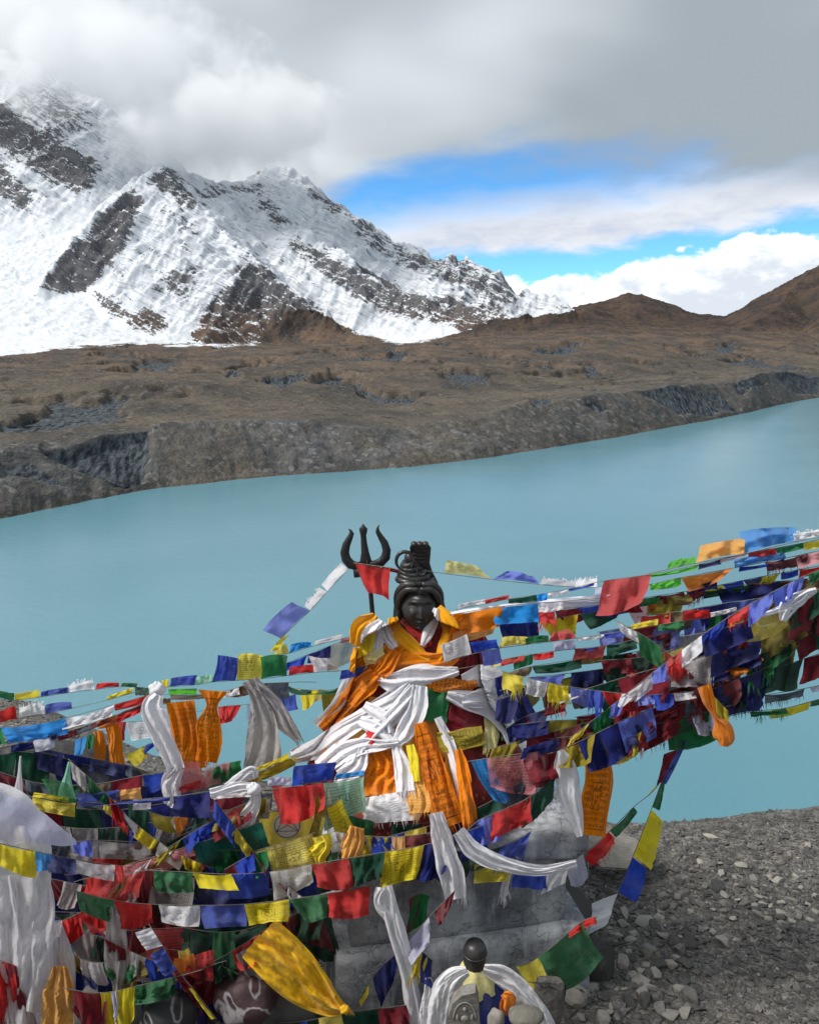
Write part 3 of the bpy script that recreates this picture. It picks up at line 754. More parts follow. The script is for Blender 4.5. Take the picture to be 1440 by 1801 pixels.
# --- head, one continuous surface
HC = Vector((SX+.004, 4.0+.02, -1.325))
def head_mesh():
    nv, nu = 72, 96
    P = np.zeros((nv, nu+1, 3))
    for i in range(nv):
        ph = math.pi*(i/(nv-1)); zc = math.cos(ph); sr = math.sin(ph)
        th = np.linspace(0, 2*math.pi, nu+1)
        x = np.sin(th)*sr; y = -np.cos(th)*sr; z = np.full_like(th, zc)
        # jaw narrows, skull rounds
        jaw = 1-.30*np.clip(-z, 0, 1)**1.6
        X = x*.096*jaw; Y = y*.112*(1-.10*np.clip(-z, 0, 1)); Z = z*.140
        f = np.clip(-y, 0, 1)**1.2
        G = lambda a, b, sx, sz: np.exp(-((X-a)/sx)**2-((Z-b)/sz)**2)
        d = 0
        d = d+.010*G(0, .045, .06, .03)                                     # brow
        d = d-.010*(G(.036, .012, .020, .013)+G(-.036, .012, .020, .013))   # sockets
        d = d+.0065*(G(.036, .008, .014, .0075)+G(-.036, .008, .014, .0075))  # lids
        d = d-.0035*(G(.036, .0005, .017, .0022)+G(-.036, .0005, .017, .0022))  # lash line
        d = d+.006*(G(.038, .032, .022, .0045)+G(-.038, .032, .022, .0045))  # eyebrows
        d = d+.020*G(0, -.022, .0085, .030)+.013*G(0, -.042, .014, .010)+.008*(G(.013, -.046, .006, .006)+G(-.013, -.046, .006, .006))
        d = d+.008*(G(.050, -.032, .024, .026)+G(-.050, -.032, .024, .026))  # cheeks
        d = d-.005*G(0, -.060, .010, .005)
        d = d+.011*G(0, -.071, .021, .0055)-.006*G(0, -.0775, .024, .002)+.012*G(0, -.084, .017, .006)
        d = d-.005*G(0, -.096, .02, .006)+.012*G(0, -.115, .022, .014)
        d = d+.0022*sum(G(0, zz, .026, .0016) for zz in (.052, .061, .070))  # three lines on the forehead
        Y = Y-2.3*d*f
        P[i, :, 0] = X; P[i, :, 1] = Y; P[i, :, 2] = Z
    # nod a little and turn slightly
    a, b = math.radians(-7), math.radians(4)
    y, z = P[..., 1].copy(), P[..., 2].copy()
    P[..., 1] = y*math.cos(a)-z*math.sin(a); P[..., 2] = z*math.cos(a)+y*math.sin(a)
    x, y = P[..., 0].copy(), P[..., 1].copy()
    P[..., 0] = x*math.cos(b)-y*math.sin(b); P[..., 1] = y*math.cos(b)+x*math.sin(b)
    return P+np.array(HC-statue_loc)
head = grid_mesh('head', head_mesh(), M_BLACK, statue, flip=True)
def tube(pts, rad, sides=8, closed=False, flat=1.0):
    """tapered tube along points; rad scalar or list -> (verts, faces)"""
    pts = [Vector(p_) for p_ in pts]; n_ = len(pts)
    rr = rad if hasattr(rad, '__len__') else [rad]*n_
    V, Fc = [], []; up = None
    for i, p_ in enumerate(pts):
        if closed: d = pts[(i+1) % n_]-pts[i-1]
        else: d = pts[min(i+1, n_-1)]-pts[max(i-1, 0)]
        if d.length < 1e-9: d = Vector((0, 0, 1))
        d.normalize()
        if up is None:
            up = Vector((0, 1, 0)) if abs(d.y) < .9 else Vector((1, 0, 0))
        u = (up-d*up.dot(d)).normalized(); v = d.cross(u); up = u
        for j in range(sides):
            a = 2*math.pi*j/sides
            V.append(p_+(u*math.cos(a)*flat+v*math.sin(a))*rr[i])
    m_ = n_ if closed else n_-1
    for i in range(m_):
        for j in range(sides):
            a = i*sides+j; b = i*sides+(j+1) % sides; c2 = ((i+1) % n_)*sides+(j+1) % sides; d2 = ((i+1) % n_)*sides+j
            Fc.append((a, b, c2, d2))
    if not closed:
        Fc.append(tuple(range(sides))[::-1]); Fc.append(tuple((n_-1)*sides+j for j in range(sides)))
    return V, Fc
def joined(*parts):
    V, Fc = [], []
    for v, f in parts:
        k = len(V); V += list(v); Fc += [tuple(i+k for i in q) for q in f]
    return V, Fc
def rel(VF, loc): return [Vector(v)-loc for v in VF[0]], VF[1]
def part(name, VF, mat, parent, loc, smooth=True):
    V, Fc = rel(VF, loc); return mesh_obj(name, V, Fc, mat, parent, smooth)
def ellip(c, r3, nu=24, nv=14, zmin=-1, fn=None):
    V, Fc = [], []
    for i in range(nv+1):
        ph = math.pi*i/nv
        for j in range(nu):
            a = 2*math.pi*j/nu
            q = Vector((math.sin(ph)*math.cos(a), math.sin(ph)*math.sin(a), max(zmin, math.cos(ph))))
            k = fn(q, a, ph) if fn else 1
            V.append(Vector(c)+Vector((q.x*r3[0]*k, q.y*r3[1]*k, q.z*r3[2]*k)))
    for i in range(nv):
        for j in range(nu): Fc.append((i*nu+j, (i+1)*nu+j, (i+1)*nu+(j+1) % nu, i*nu+(j+1) % nu))
    return V, Fc
# hair drawn back over the skull in combed ridges, framing the face
hair_parts = []
hair_parts.append(ellip(HC+Vector((0, .030, .035)), (.112, .105, .125), 48, 24, -1.0, lambda q, a, ph: 1+.018*math.sin(ph*26)))
for s in (-1, 1):
    pts = []
    for k in range(16):
        a = k/15
        pts.append(HC+Vector((s*(.006+.098*math.sin(min(1.0, a*1.25)*1.5708)), -.104+.120*a**1.7, .100+.012*math.cos(a*3)-.150*max(0, a-.25)**1.5*1.5)))
    hair_parts.append(tube(pts, [.011+.006*math.sin(k/15*3.1) for k in range(16)], 10))
    hair_parts.append(tube([q+Vector((s*.008, .025, .018)) for q in pts], [.014+.007*math.sin(k/15*3.1) for k in range(16)], 10))
    # long ear
    hair_parts.append(ellip(HC+Vector((s*.100, .0, -.030)), (.014, .024, .050), 14, 10))
    # locks falling behind to the shoulder
    for q in range(3):
        hair_parts.append(tube([HC+Vector((s*(.080+.010*q), .055+.02*q, .02)), HC+Vector((s*(.092+.010*q), .06+.02*q, -.06)), HC+Vector((s*(.098+.010*q), .06+.02*q, -.12)), HC+Vector((s*(.10+.01*q), .07, -.17))], [.018, .020, .018, .016], 8))
part('hair', joined(*hair_parts), M_BLACK, head, statue_loc)
knot = []
tops = [(.126, .086), (.148, .072), (.168, .060), (.188, .050), (.206, .042)]
KX = -.022
for k, (dz_, rr_) in enumerate(tops):
    cc_ = HC+Vector((KX-.004*k, .03, dz_))
    ring = [cc_+Vector((rr_*math.cos(a), rr_*math.sin(a)*.95, .006*math.sin(2*a+k))) for a in np.linspace(0, 2*math.pi, 28, endpoint=False)]
    knot.append(tube(ring, [.0165*(1+.10*math.sin(9*q_*.2244+k)) for q_ in range(28)], 8, True))
    knot.append(ellip(cc_, (rr_, rr_*.95, .02), 20, 8))
knot.append(ellip(HC+Vector((KX-.020, .03, .236)), (.033, .033, .040), 24, 14, -1, lambda q, a, ph: 1+.06*math.sin(ph*14+a*2)))
tk = part('topknot', joined(*knot), M_BLACK, statue, statue_loc)
rc = atY(712, 986, 3.99)
part('crescent', tube([rc+Vector((.044*math.cos(a), -.01, .048*math.sin(a))) for a in np.linspace(-.9, 4.6, 30)], [.004+.006*math.sin(math.pi*k/29) for k in range(30)], 8), M_BLACK, tk, statue_loc)
# cobra rising behind the head
def cobra():
    sp = [(778, 1075, 4.10), (772, 1050, 4.10), (762, 1022, 4.08), (752, 1004, 4.05), (744, 990, 4.03), (740, 976, 4.02), (739, 962, 4.01), (738, 954, 3.985)]
    wd = [.020, .021, .021, .023, .034, .048, .054, .040]
    th_ = [.019, .02, .02, .019, .016, .014, .014, .014]
    V, Fc = [], []; n_ = 20
    for (px, py, Y), w_, d_ in zip(sp, wd, th_):
        c_ = atY(px, py, Y)
        for j in range(n_):
            a = 2*math.pi*j/n_
            V.append(c_+Vector((w_*math.cos(a), d_*math.sin(a)-.018*(abs(math.cos(a))**2)*(w_-.02)/.035, 0)))
    for i in range(len(sp)-1):
        for j in range(n_): Fc.append((i*n_+j, i*n_+(j+1) % n_, (i+1)*n_+(j+1) % n_, (i+1)*n_+j))
    Fc.append(tuple((len(sp)-1)*n_+j for j in range(n_)))
    h = atY(738, 956, 3.965)
    heads = [ellip(h+Vector((dx_, -.004, .0)), (.017, .026, .013), 12, 8) for dx_ in (-.028, 0, .028)]
    ribs = [tube([atY(739+w_*f_, y_, 3.998) for f_, y_, w_ in ((-.9, y0, w0), (-.4, y0+2, w0), (.4, y0+2, w0), (.9, y0, w0))], .0028, 5) for y0, w0 in ((966, 15), (973, 15), (980, 13), (987, 10))]
    return joined((V, Fc), *heads, *ribs)
part('cobra', cobra(), M_BLACK, statue, statue_loc)
part('bracelet', tube([atY(741, 1003, 3.965)+Vector((.022*math.cos(a), 0, .026*math.sin(a))) for a in np.linspace(2.4, 6.4, 18)], .0045, 7), M_BLACK, tk, statue_loc)
bpy.data.objects['bracelet'].name = 'snake_coil'

# --- trident
tri_loc = atY(657, 1120, 4.08)
trident = empty('trident', tri_loc, 'black iron trident standing at the shoulder of the statue', 'trident')
part('shaft', tube([atY(660, 1150, 4.08), atY(655, 1080, 4.08), atY(649, 1010, 4.08), atY(645, 985, 4.08)], .0125, 10), M_IRON, trident, tri_loc)
def flat_prong(cl, thick):
    """cl: (px, py, half width px); flat bevelled blade at Y = 4.08"""
    V, Fc = [], []; k = 4.08/ray(640, 960)[1]/F
    n_ = len(cl)
    for i, (px, py, hw) in enumerate(cl):
        a = cl[min(i+1, n_-1)]; b = cl[max(i-1, 0)]
        d = Vector((a[0]-b[0], a[1]-b[1])); d.normalize(); nx, ny = -d.y, d.x
        for (s_, dy_) in ((-1, 0), (-.55, -thick), (.55, -thick), (1, 0), (.55, thick), (-.55, thick)):
            V.append(atY(px+nx*hw*s_, py+ny*hw*s_, 4.08)+Vector((0, dy_*min(1, hw/3), 0)))
    for i in range(n_-1):
        for j in range(6): Fc.append((i*6+j, i*6+(j+1) % 6, (i+1)*6+(j+1) % 6, (i+1)*6+j))
    Fc.append(tuple(range(6))[::-1]); Fc.append(tuple((n_-1)*6+j for j in range(6)))
    return V, Fc
part('centre_prong', flat_prong([(644, 998, 12), (643, 985, 10), (642, 972, 7), (640, 955, 5.5), (639, 942, 5), (639, 936, 6.5), (638.7, 930, 7.5), (638.5, 926, 4), (638.3, 921.5, .6)], .012), M_IRON, trident, tri_loc)
part('side_prong', flat_prong([(640, 992, 6), (628, 996, 7.5), (617, 993, 8.5), (609, 984, 8.5), (606, 972, 8), (609, 958, 7), (615, 946, 5.5), (618.5, 938, 4.2), (616, 933, 2.4), (612.5, 930, .6)], .011), M_IRON, trident, tri_loc)
part('side_prong', flat_prong([(646, 992, 6), (658, 993, 7), (670, 989, 8), (678, 980, 8.5), (680, 968, 7.5), (676, 955, 6.5), (669, 944, 5), (664, 935, 4), (664, 928, 2.2), (667, 923, .6)], .011), M_IRON, trident, tri_loc)
part('collar', flat_prong([(622, 1008, 8.5), (636, 1006, 9), (652, 1001, 9), (668, 998, 6)], .016), M_IRON, trident, tri_loc)
# ================================================================ CLOTH
def cloth_mat(name, transp=0.0, transl=.42, folds=True):
    """colour from the object; alpha of the object's colour sets how strong the block print is"""
    m = bpy.data.materials.new(name); m.use_nodes = True; t = NT(m.node_tree)
    p = t.n['Principled BSDF']; oi = t.n.new('ShaderNodeObjectInfo')
    colr = oi.outputs['Color']; pr = oi.outputs['Alpha']; rnd = oi.outputs['Random']
    uv = t.n.new('ShaderNodeUVMap'); uv.uv_map = 'UVMap'
    u, v, _ = t.sep(uv.outputs[0])
    off = t.comb(t.math('MULTIPLY', rnd, 37.0), t.math('MULTIPLY', rnd, 91.0), 0.0)
    pos = t.geo('Position')
    fade = t.noise(t.vmath('ADD', pos, off), 7, 4, .6)
    weave = t.noise(pos, 260, 2, .5)
    c = t.mix(t.ss(fade, .4, .8, 0, .25), colr, t.mix(.4, colr, (.55, .53, .52)))
    c = t.mix(t.ss(fade, .42, .25, 0, .22), c, t.mix(1.0, colr, (.5, .48, .48), 'MULTIPLY'))
    # block print: rows of script inside a ruled border, emblem in the middle
    rows = t.math('MULTIPLY', v, 13.0); rf = t.math('FRACT', rows); ri = t.math('FLOOR', rows)
    gl = t.noise(t.comb(t.math('ADD', t.math('MULTIPLY', u, 46.0), t.math('MULTIPLY', rnd, 50.0)), t.math('MULTIPLY', rows, 2.4), ri), 1.0, 2, .6)
    line = t.math('MULTIPLY', t.math('MULTIPLY', t.ss(rf, .12, .22), t.ss(rf, .86, .7)), t.ss(gl, .47, .53))
    inx = t.math('MULTIPLY', t.math('GREATER_THAN', u, .12), t.math('LESS_THAN', u, .88))
    iny = t.math('MULTIPLY', t.math('GREATER_THAN', v, .14), t.math('LESS_THAN', v, .90))
    ins = t.math('MULTIPLY', inx, iny)
    du = t.math('ABSOLUTE', t.math('SUBTRACT', u, .5)); dv = t.math('ABSOLUTE', t.math('SUBTRACT', v, .52))
    bx = t.math('MAXIMUM', t.math('SUBTRACT', du, .40), t.math('SUBTRACT', dv, .40))
    border = t.math('MULTIPLY', t.math('LESS_THAN', t.math('ABSOLUTE', bx), .008), 1.0)
    bx2 = t.math('MAXIMUM', t.math('SUBTRACT', du, .15), t.math('SUBTRACT', dv, .16))
    border2 = t.math('LESS_THAN', t.math('ABSOLUTE', bx2), .009)
    inner = t.math('LESS_THAN', bx2, 0.0)
    emb = t.math('MULTIPLY', inner, t.ss(t.noise(t.vmath('ADD', t.vmath('SCALE', uv.outputs[0], None, 14.0), off), 1.0, 3, .6), .50, .54))
    ink = t.math('MAXIMUM', t.math('MULTIPLY', t.math('MULTIPLY', line, ins), t.math('SUBTRACT', 1.0, inner)), t.math('MAXIMUM', t.math('MAXIMUM', border, border2), emb))
    ink = t.math('MULTIPLY', t.math('MULTIPLY', ink, pr), t.ss(fade, .25, .6, .25, .9))
    c = t.mix(ink, c, t.mix(1.0, colr, (.10, .10, .12), 'MULTIPLY'))
    p.inputs['Roughness'].default_value = .88; p.inputs['Specular IOR Level'].default_value = .2
    p.inputs['Sheen Weight'].default_value = .15
    t.l.new(c, p.inputs['Base Color'])
    crease = t.noise(t.vmath('MULTIPLY', t.vmath('ADD', pos, off), (1.0, 1.0, .8)), 26, 3, .55)
    nb = t.bump(t.math('ADD', t.math('MULTIPLY', crease, .008), t.math('MULTIPLY', weave, .0004)), .8, 1.0)
    t.l.new(nb, p.inputs['Normal'])
    tr = t.n.new('ShaderNodeBsdfTranslucent'); t.l.new(c, tr.inputs[0]); t.l.new(nb, tr.inputs['Normal'])
    mx = t.n.new('ShaderNodeMixShader'); mx.inputs[0].default_value = transl
    t.l.new(p.outputs[0], mx.inputs[1]); t.l.new(tr.outputs[0], mx.inputs[2])
    out = mx.outputs[0]
    if transp:
        tp = t.n.new('ShaderNodeBsdfTransparent'); m2 = t.n.new('ShaderNodeMixShader')
        t.val(m2.inputs[0], t.ss(weave, .3, .7, transp*.7, transp*1.3))
        t.l.new(out, m2.inputs[1]); t.l.new(tp.outputs[0], m2.inputs[2]); out = m2.outputs[0]
    t.l.new(out, t.n['Material Output'].inputs['Surface'])
    return m
M_FLAG = cloth_mat('printed_cotton_flag', 0, .48)
M_SHEER = cloth_mat('sheer_faded_flag', .30, .45)
M_SCARF = cloth_mat('woven_scarf', 0, .25)
M_GAUZE = cloth_mat('sheer_white_gauze', .22, .40)
m, t, p = material('hemp_cord')
t.l.new(t.mix(t.noise(t.coord('Object'), 40, 3, .6), (.06, .055, .05), (.24, .22, .18)), p.inputs['Base Color']); p.inputs['Roughness'].default_value = .9
M_CORD = m
PAL = {'b': (38, 70, 178), 'l': (40, 146, 222), 'n': (30, 40, 112), 'w': (240, 239, 243), 'r': (205, 44, 42), 'm': (128, 30, 44), 'g': (34, 118, 66), 'd': (24, 78, 58),
       'y': (226, 208, 46), 'o': (156, 140, 42), 'a': (255, 146, 12), 'p': (224, 140, 146), 'v': (108, 124, 214), 'k': (98, 206, 56), 't': (166, 160, 160), 'c': (240, 232, 160),
       'e': (124, 104, 82), 's': (150, 210, 180), 'q': (84, 92, 104), 'z': (250, 186, 96), 'x': (200, 200, 225), 'h': (30, 110, 96), 'f': (255, 178, 16), 'j': (255, 200, 22)}
def colour(o, c, ink=.0, k=1.0, jit=.10):
    b = [1.12*x_ for x_ in srgb(*PAL[c])]; j = 1+random.uniform(-jit, jit)
    if jit >= .08:
        f_ = random.choice([0, 0, .05, .1, .2]); g_ = sum(b)/3+.12; b = [x_*(1-f_)+g_*f_ for x_ in b]
    q_ = [x_*k*j for x_ in b]; mx_ = max(q_)
    if mx_ > .88: q_ = [x_*.88/mx_ for x_ in q_]
    o.color = (q_[0], q_[1], q_[2], ink)
def catmull(pts, n):
    pts = np.array(pts, float)
    if len(pts) == 2:
        tt = np.linspace(0, 1, n)[:, None]; return pts[0]*(1-tt)+pts[1]*tt
    seg = np.sqrt(((pts[1:, :2]-pts[:-1, :2])**2).sum(1)); s = np.concatenate([[0], np.cumsum(seg)])
    E = np.concatenate([[2*pts[0]-pts[1]], pts, [2*pts[-1]-pts[-2]]])
    out = []
    for q in np.linspace(0, s[-1], n):
        i = min(np.searchsorted(s, q, 'right')-1, len(seg)-1); t_ = (q-s[i])/max(seg[i], 1e-9)
        a, b, c_, d = E[i], E[i+1], E[i+2], E[i+3]
        out.append(.5*((2*b)+(-a+c_)*t_+(2*a-5*b+4*c_-d)*t_**2+(-a+3*b-3*c_+d)*t_**3))
    return np.array(out)
def unproj(px, py, Y):
    x, y, z = ray(px, py); k = Y/y
    return np.stack([x*k, Y+0*x, z*k], -1)

def flag_grid(top, hang, Y, rr, wave=.018, taper=0., fray=.0, nv=12, fold=0.):
    """top: (nu,3) px,py,Y along the cord; hang: (dx, dy) px -> world grid"""
    n_ = len(top)
    U, V = np.meshgrid(np.linspace(0, 1, n_), np.linspace(0, 1, nv))
    cx = top[:, 0].mean(); L = math.hypot(*hang)
    hx = hang[0]+rr.gauss(0, .19)*abs(hang[1])
    px = top[None, :, 0]+hx*V; py = top[None, :, 1]+hang[1]*V
    px = px+(cx+hx*V-px)*taper*V**1.2
    # uneven lower edge, slack sides, a corner flicked up by the wind
    e1, e2, e3 = rr.uniform(-.14, .14), rr.uniform(-.14, .14), rr.uniform(-.08, .14)
    if rr.random() < .28: e1 -= rr.uniform(.1, .4)
    elif rr.random() < .28: e2 -= rr.uniform(.1, .4)
    ln = 1+e1*(1-U)**1.5+e2*U**1.5+e3*np.sin(math.pi*U)
    px = top[None, :, 0]+(px-top[None, :, 0])*ln; py = top[None, :, 1]+(py-top[None, :, 1])*ln
    px = px+L*.07*np.sin(V*3.2+U*1.5+rr.uniform(0, 6))*V
    W_ = math.hypot(top[-1, 0]-top[0, 0], top[-1, 1]-top[0, 1])
    # the top hem sags a little between its stitched corners
    py = py+.045*W_*np.sin(math.pi*U)*(1-V)*np.sign(hang[1])*rr.uniform(.2, 1)
    if fray:
        j = np.array([rr.uniform(-1, 1) for _ in range(n_)])*fray*L
        px[-1] += j*.5; py[-1] += np.abs(j)*np.sign(hang[1] or 1)
    ph = rr.uniform(0, 6.28); k = rr.uniform(.8, 1.7); ph2 = rr.uniform(0, 6.28); blow = rr.uniform(-.09, .05)
    a = wave*1.35*min(1.6, max(.25, W_/70))*rr.uniform(.6, 1.4)
    sl = rr.uniform(-2.4, 2.4)
    w1 = np.sin(2*math.pi*k*U+ph+sl*V); w1 = np.sign(w1)*np.abs(w1)**.8
    D = a*w1*(.2+.8*V**.7)+.5*a*np.sin(2*math.pi*(k*2.3)*U+ph2-sl*2*V)*(.35+.65*V)+blow*V**1.4
    q = fbm(U*5+rr.uniform(0, 90), V*4+rr.uniform(0, 90), 3, 5, .6, True)-.5
    D = D+a*1.1*q*(.3+.7*V)+a*.5*np.sin(5.5*V+ph2)*V
    px = px+q*3.0*V*min(1, L/40)
    if fold: D = D+fold*np.sin(2*math.pi*U*3+V*4+ph)*V*.5
    YY = top[None, :, 2]+D
    return unproj(px, py, YY)
SIDX = 0
def string(label, pts, Y0, Y1, flags, axis='x', cord=.0016, name='prayer_flag_string', wave=.024, group='strings of prayer flags', cordmat=None):
    """one line of flags. flags: 'a b colour h [dx] [style]' separated by commas; a, b are pixel x (or y) on the cord"""
    global SIDX; SIDX += 1; rr = random.Random(SIDX*31+3)
    ai = 0 if axis == 'x' else 1
    if pts[0][ai] > pts[-1][ai]: pts = pts[::-1]
    pts = list(pts); lo, hi = pts[0][ai], pts[-1][ai]
    if axis == 'x':                       # lines that leave the picture go on beyond it
        for end, inner, sgn in ((-1, -2, 1), (0, 1, -1)):
            ex, ey = pts[end][:2]; ix, iy = pts[inner][:2]
            if (sgn > 0 and ex >= 1465) or (sgn < 0 and ex <= -28):
                sl_ = max(-.5, min(.3, (ey-iy)/(ex-ix)))
                far = (ex+sgn*420, ey+sl_*sgn*420)
                cols_ = [q.split()[2][0] for q in flags.split(',') if q.split()]
                hs_ = [abs(float(q.split()[3])) for q in flags.split(',') if q.split()]
                x_ = ex+sgn*4
                while abs(x_-ex) < 380:
                    w_ = rr.uniform(46, 74); a_, b_ = sorted((x_, x_+sgn*w_))
                    flags += ',%d %d %s %d' % (a_, b_, rr.choice(cols_), rr.choice(hs_)); x_ += sgn*(w_+3)
                if sgn > 0: pts.append(far)
                else: pts.insert(0, far)
    P3 = [(q[0], q[1], q[2] if len(q) > 2 else Y0+(Y1-Y0)*(q[ai]-lo)/max(1e-6, hi-lo)) for q in pts]
    C = catmull(P3, 90); C = C[np.argsort(C[:, ai], kind='stable')]
    loc = Vector(unproj(C[0, 0], C[0, 1], C[0, 2])[None][0].tolist()) if False else Vector([float(v) for v in unproj(np.array([C[0, 0]]), np.array([C[0, 1]]), np.array([C[0, 2]]))[0]])
    root = empty(name, loc, label, 'prayer flags', group); L0 = np.array(loc)
    if cord:
        W3 = unproj(C[::2, 0], C[::2, 1], C[::2, 2])
        part('cord', tube([Vector(q) for q in W3.tolist()], cord, 5), cordmat or M_CORD, root, loc)
    for f in flags.split(','):
        w_ = f.split()
        if not w_: continue
        a, b, c, h = float(w_[0]), float(w_[1]), w_[2], float(w_[3])
        dx = 0.0; st = ''
        for q in w_[4:]:
            try: dx = float(q)
            except ValueError: st = q
        q = np.linspace(a, b, 15)
        top = np.stack([np.interp(q, C[:, ai], C[:, k]) for k in range(3)], 1)
        top[:, 2] -= .003
        ink = .0
        if 'p' in st: ink = .7
        elif abs(h) > 25 and 'u' not in st: ink = rr.choice([.0, .0, .2, .35])
        tp = .45 if 't' in st else rr.uniform(-.04, .08)
        fr = .16 if 'f' in st else rr.choice([0, .02, .04])
        G = flag_grid(top, (dx, h), None, rr, wave*(1.7 if 'W' in st else 1), tp, fr)-L0
        o = grid_mesh('flag', G, M_SHEER if 's' in st else M_FLAG, root, uv=True)
        colour(o, c[0], ink)
        if 'f' in st:
            fringe(G, o, c[0], rr)
    return root
def fringe(G, root, c, rr, n=26, ln=.035):
    """loose threads along the lower edge of a cloth grid (already relative to its root)"""
    V, Fc = [], []
    edge = G[-1]; prev = G[-2]
    for i in range(n):
        u = rr.random()*(len(edge)-1); k = int(u); fr = u-k; k2 = min(k+1, len(edge)-1)
        e = edge[k]*(1-fr)+edge[k2]*fr; d = e-(prev[k]*(1-fr)+prev[k2]*fr); d = d/max(1e-6, np.linalg.norm(d))
        l = ln*rr.uniform(.4, 1.3); w_ = .0013
        side = np.array([rr.uniform(-.5, .5), rr.uniform(-.5, .5), rr.uniform(-.3, .1)])
        q1 = e+d*l*.5+side*l*.15; q2 = e+(d*.8+np.array([0, 0, -.35]))*l+side*l*.6
        b = len(V)
        V += [e+(-w_, 0, 0), e+(w_, 0, 0), q1+(w_, 0, 0), q1+(-w_, 0, 0), q2+(w_*.4, 0, 0), q2+(-w_*.4, 0, 0)]
        Fc += [(b, b+1, b+2, b+3), (b+3, b+2, b+4, b+5)]
    o = mesh_obj('fringe', [tuple(v) for v in V], Fc, M_FLAG, root); tag(o, kind='stuff')
    l_ = o.data.uv_layers.new(name='UVMap'); colour(o, c)
    return o
def ribbon_grid(path, Y=None, off=.02, folds=2.0, amp=.014, n=54, m=25, rr=None, bulge=.012, body=False):
    """path: (px, py, width px[, Y]) -> world grid"""
    rr = rr or random
    P4 = [(q[0], q[1], q[2], (q[3] if len(q) > 3 else (Y if Y else 4.0))) for q in path]
    C = catmull(P4, n)
    d = np.gradient(C[:, :2], axis=0); d /= np.maximum(np.linalg.norm(d, axis=1, keepdims=True), 1e-6)
    nrm = np.stack([-d[:, 1], d[:, 0]], 1)
    s = np.linspace(-1, 1, m); T = np.linspace(0, 1, n)
    S_, TT = np.meshgrid(s, T)
    ph = rr.uniform(0, 6.28)
    wid = C[:, 2][:, None]/2*(1+.06*np.sin(TT*9+ph)*np.sign(S_)*np.abs(S_))
    px = C[:, 0][:, None]+nrm[:, 0][:, None]*S_*wid; py = C[:, 1][:, None]+nrm[:, 1][:, None]*S_*wid
    ph2 = rr.uniform(0, 6.28); k2 = rr.uniform(1.5, 3)
    sx = rr.uniform(0, 50); plen = np.linalg.norm(np.diff(C[:, :2], axis=0), axis=1).sum()/60.0
    sw = .55*np.sin(TT*k2*2+ph2)
    rid = fbm((S_+sw*.5)*folds*.85+sx, TT*plen*.55+sx, 3, 9, .5, True)          # sharp long creases
    fold = amp*2.6*(rid-.62)+.5*amp*np.cos(math.pi*folds*S_+ph+1.4*np.sin(TT*k2*2+ph2))
    fold = fold-amp*.6*(fbm(S_*folds*2.4+sx, TT*plen*1.6+7, 3, 12, .55, True)-.6)
    px = px+2.2*(fbm(TT*plen*2+S_*.6, S_*2+sx, 3, 14)-.5)*np.minimum(1, wid/12)*2
    fold = fold*np.minimum(1, wid/11)
    depth = fold-bulge*(1-S_**2)
    if body:
        YY = body_front(px, py)
        Yc = C[:, 3][:, None]+0*px
        YY = np.where(np.isnan(YY), np.maximum(Yc, 3.86), YY)
        for _ in range(2):
            YY = (YY+np.roll(YY, 1, 1)+np.roll(YY, -1, 1))/3 if False else YY
        YY = YY-off+depth
    else:
        YY = C[:, 3][:, None]+depth
    return unproj(px, py, YY)
def scarf(label, ribbons, c, name='ceremonial_scarf', cat='scarf', group='ceremonial scarves', ink=0., mat=None, Y=None, body=False, off=.02, folds=2.2, amp=.014, fr=True, jit=.05, knots=(), k=1.0, bulge=.012):
    """one scarf made of one or more ribbons (tails)"""
    global SIDX; SIDX += 1; rr = random.Random(SIDX*17+5)
    G0 = None; root = None
    for i, rb in enumerate(ribbons):
        G = ribbon_grid(rb, Y, off+.006*i, folds, amp, rr=rr, body=body, bulge=bulge)
        if root is None:
            q = G[0, G.shape[1]//2]; loc = Vector([float(v) for v in q]); L0 = np.array(loc)
            root = empty(name, loc, label, cat, group)
        o = grid_mesh('tail' if i else 'cloth', G-L0, mat or M_SCARF, root, uv=True); colour(o, c, ink, k, jit)
        if fr: fringe(G-L0, o, c, rr, 22, .03)
    for kx, ky, kr, KY in knots:
        cc_ = atY(kx, ky, KY); s_ = kr/F*KY
        kn = part('knot', ellip(cc_, (s_*1.15, s_*.9, s_), 22, 14, -1, lambda q, a, ph: 1+.12*math.sin(3*a+4*ph)+.06*math.sin(7*a-3*ph)), mat or M_SCARF, root, loc)
        kn.data.uv_layers.new(name='UVMap'); colour(kn, c, 0, k, jit)
    return root
# ================================================================ THE FLAGS AND SCARVES OF THIS PLACE
# ---- behind, on the left
string('faded short flag line tilted up over the gravel bank, leftmost and highest', [(-30, 1224), (20, 1232), (72, 1226), (118, 1219), (168, 1213), (210, 1208), (262, 1210)], 4.5, 4.2,
       '-30 24 g -14,26 70 y -10 0 f,72 119 b -10,119 167 w -15 0 f,167 209 r -10,212 240 g -6,238 262 d 16')
string('line with red, white and blue pennants against the gravel bank, second from top left', [(-30, 1282), (0, 1274), (31, 1264), (80, 1256), (127, 1246), (187, 1232), (233, 1219), (262, 1212)], 4.35, 4.1,
       '-30 30 r -20,33 79 w -20 0 f,81 127 b -16,187 232 y -11')
string('small printed flags in red, white and blue hanging far back behind the white scarf', [(150, 1262), (205, 1270), (265, 1267), (300, 1262), (390, 1243), (425, 1240), (455, 1236), (483, 1229), (528, 1220), (570, 1212)], 4.6, 4.5,
       '206 222 r 30,222 265 w 30 2 p,265 290 b 32,391 424 r 30 -4,384 398 r 22,434 456 x 26 0 s,483 520 b 24,528 553 y 26,555 580 o 20')
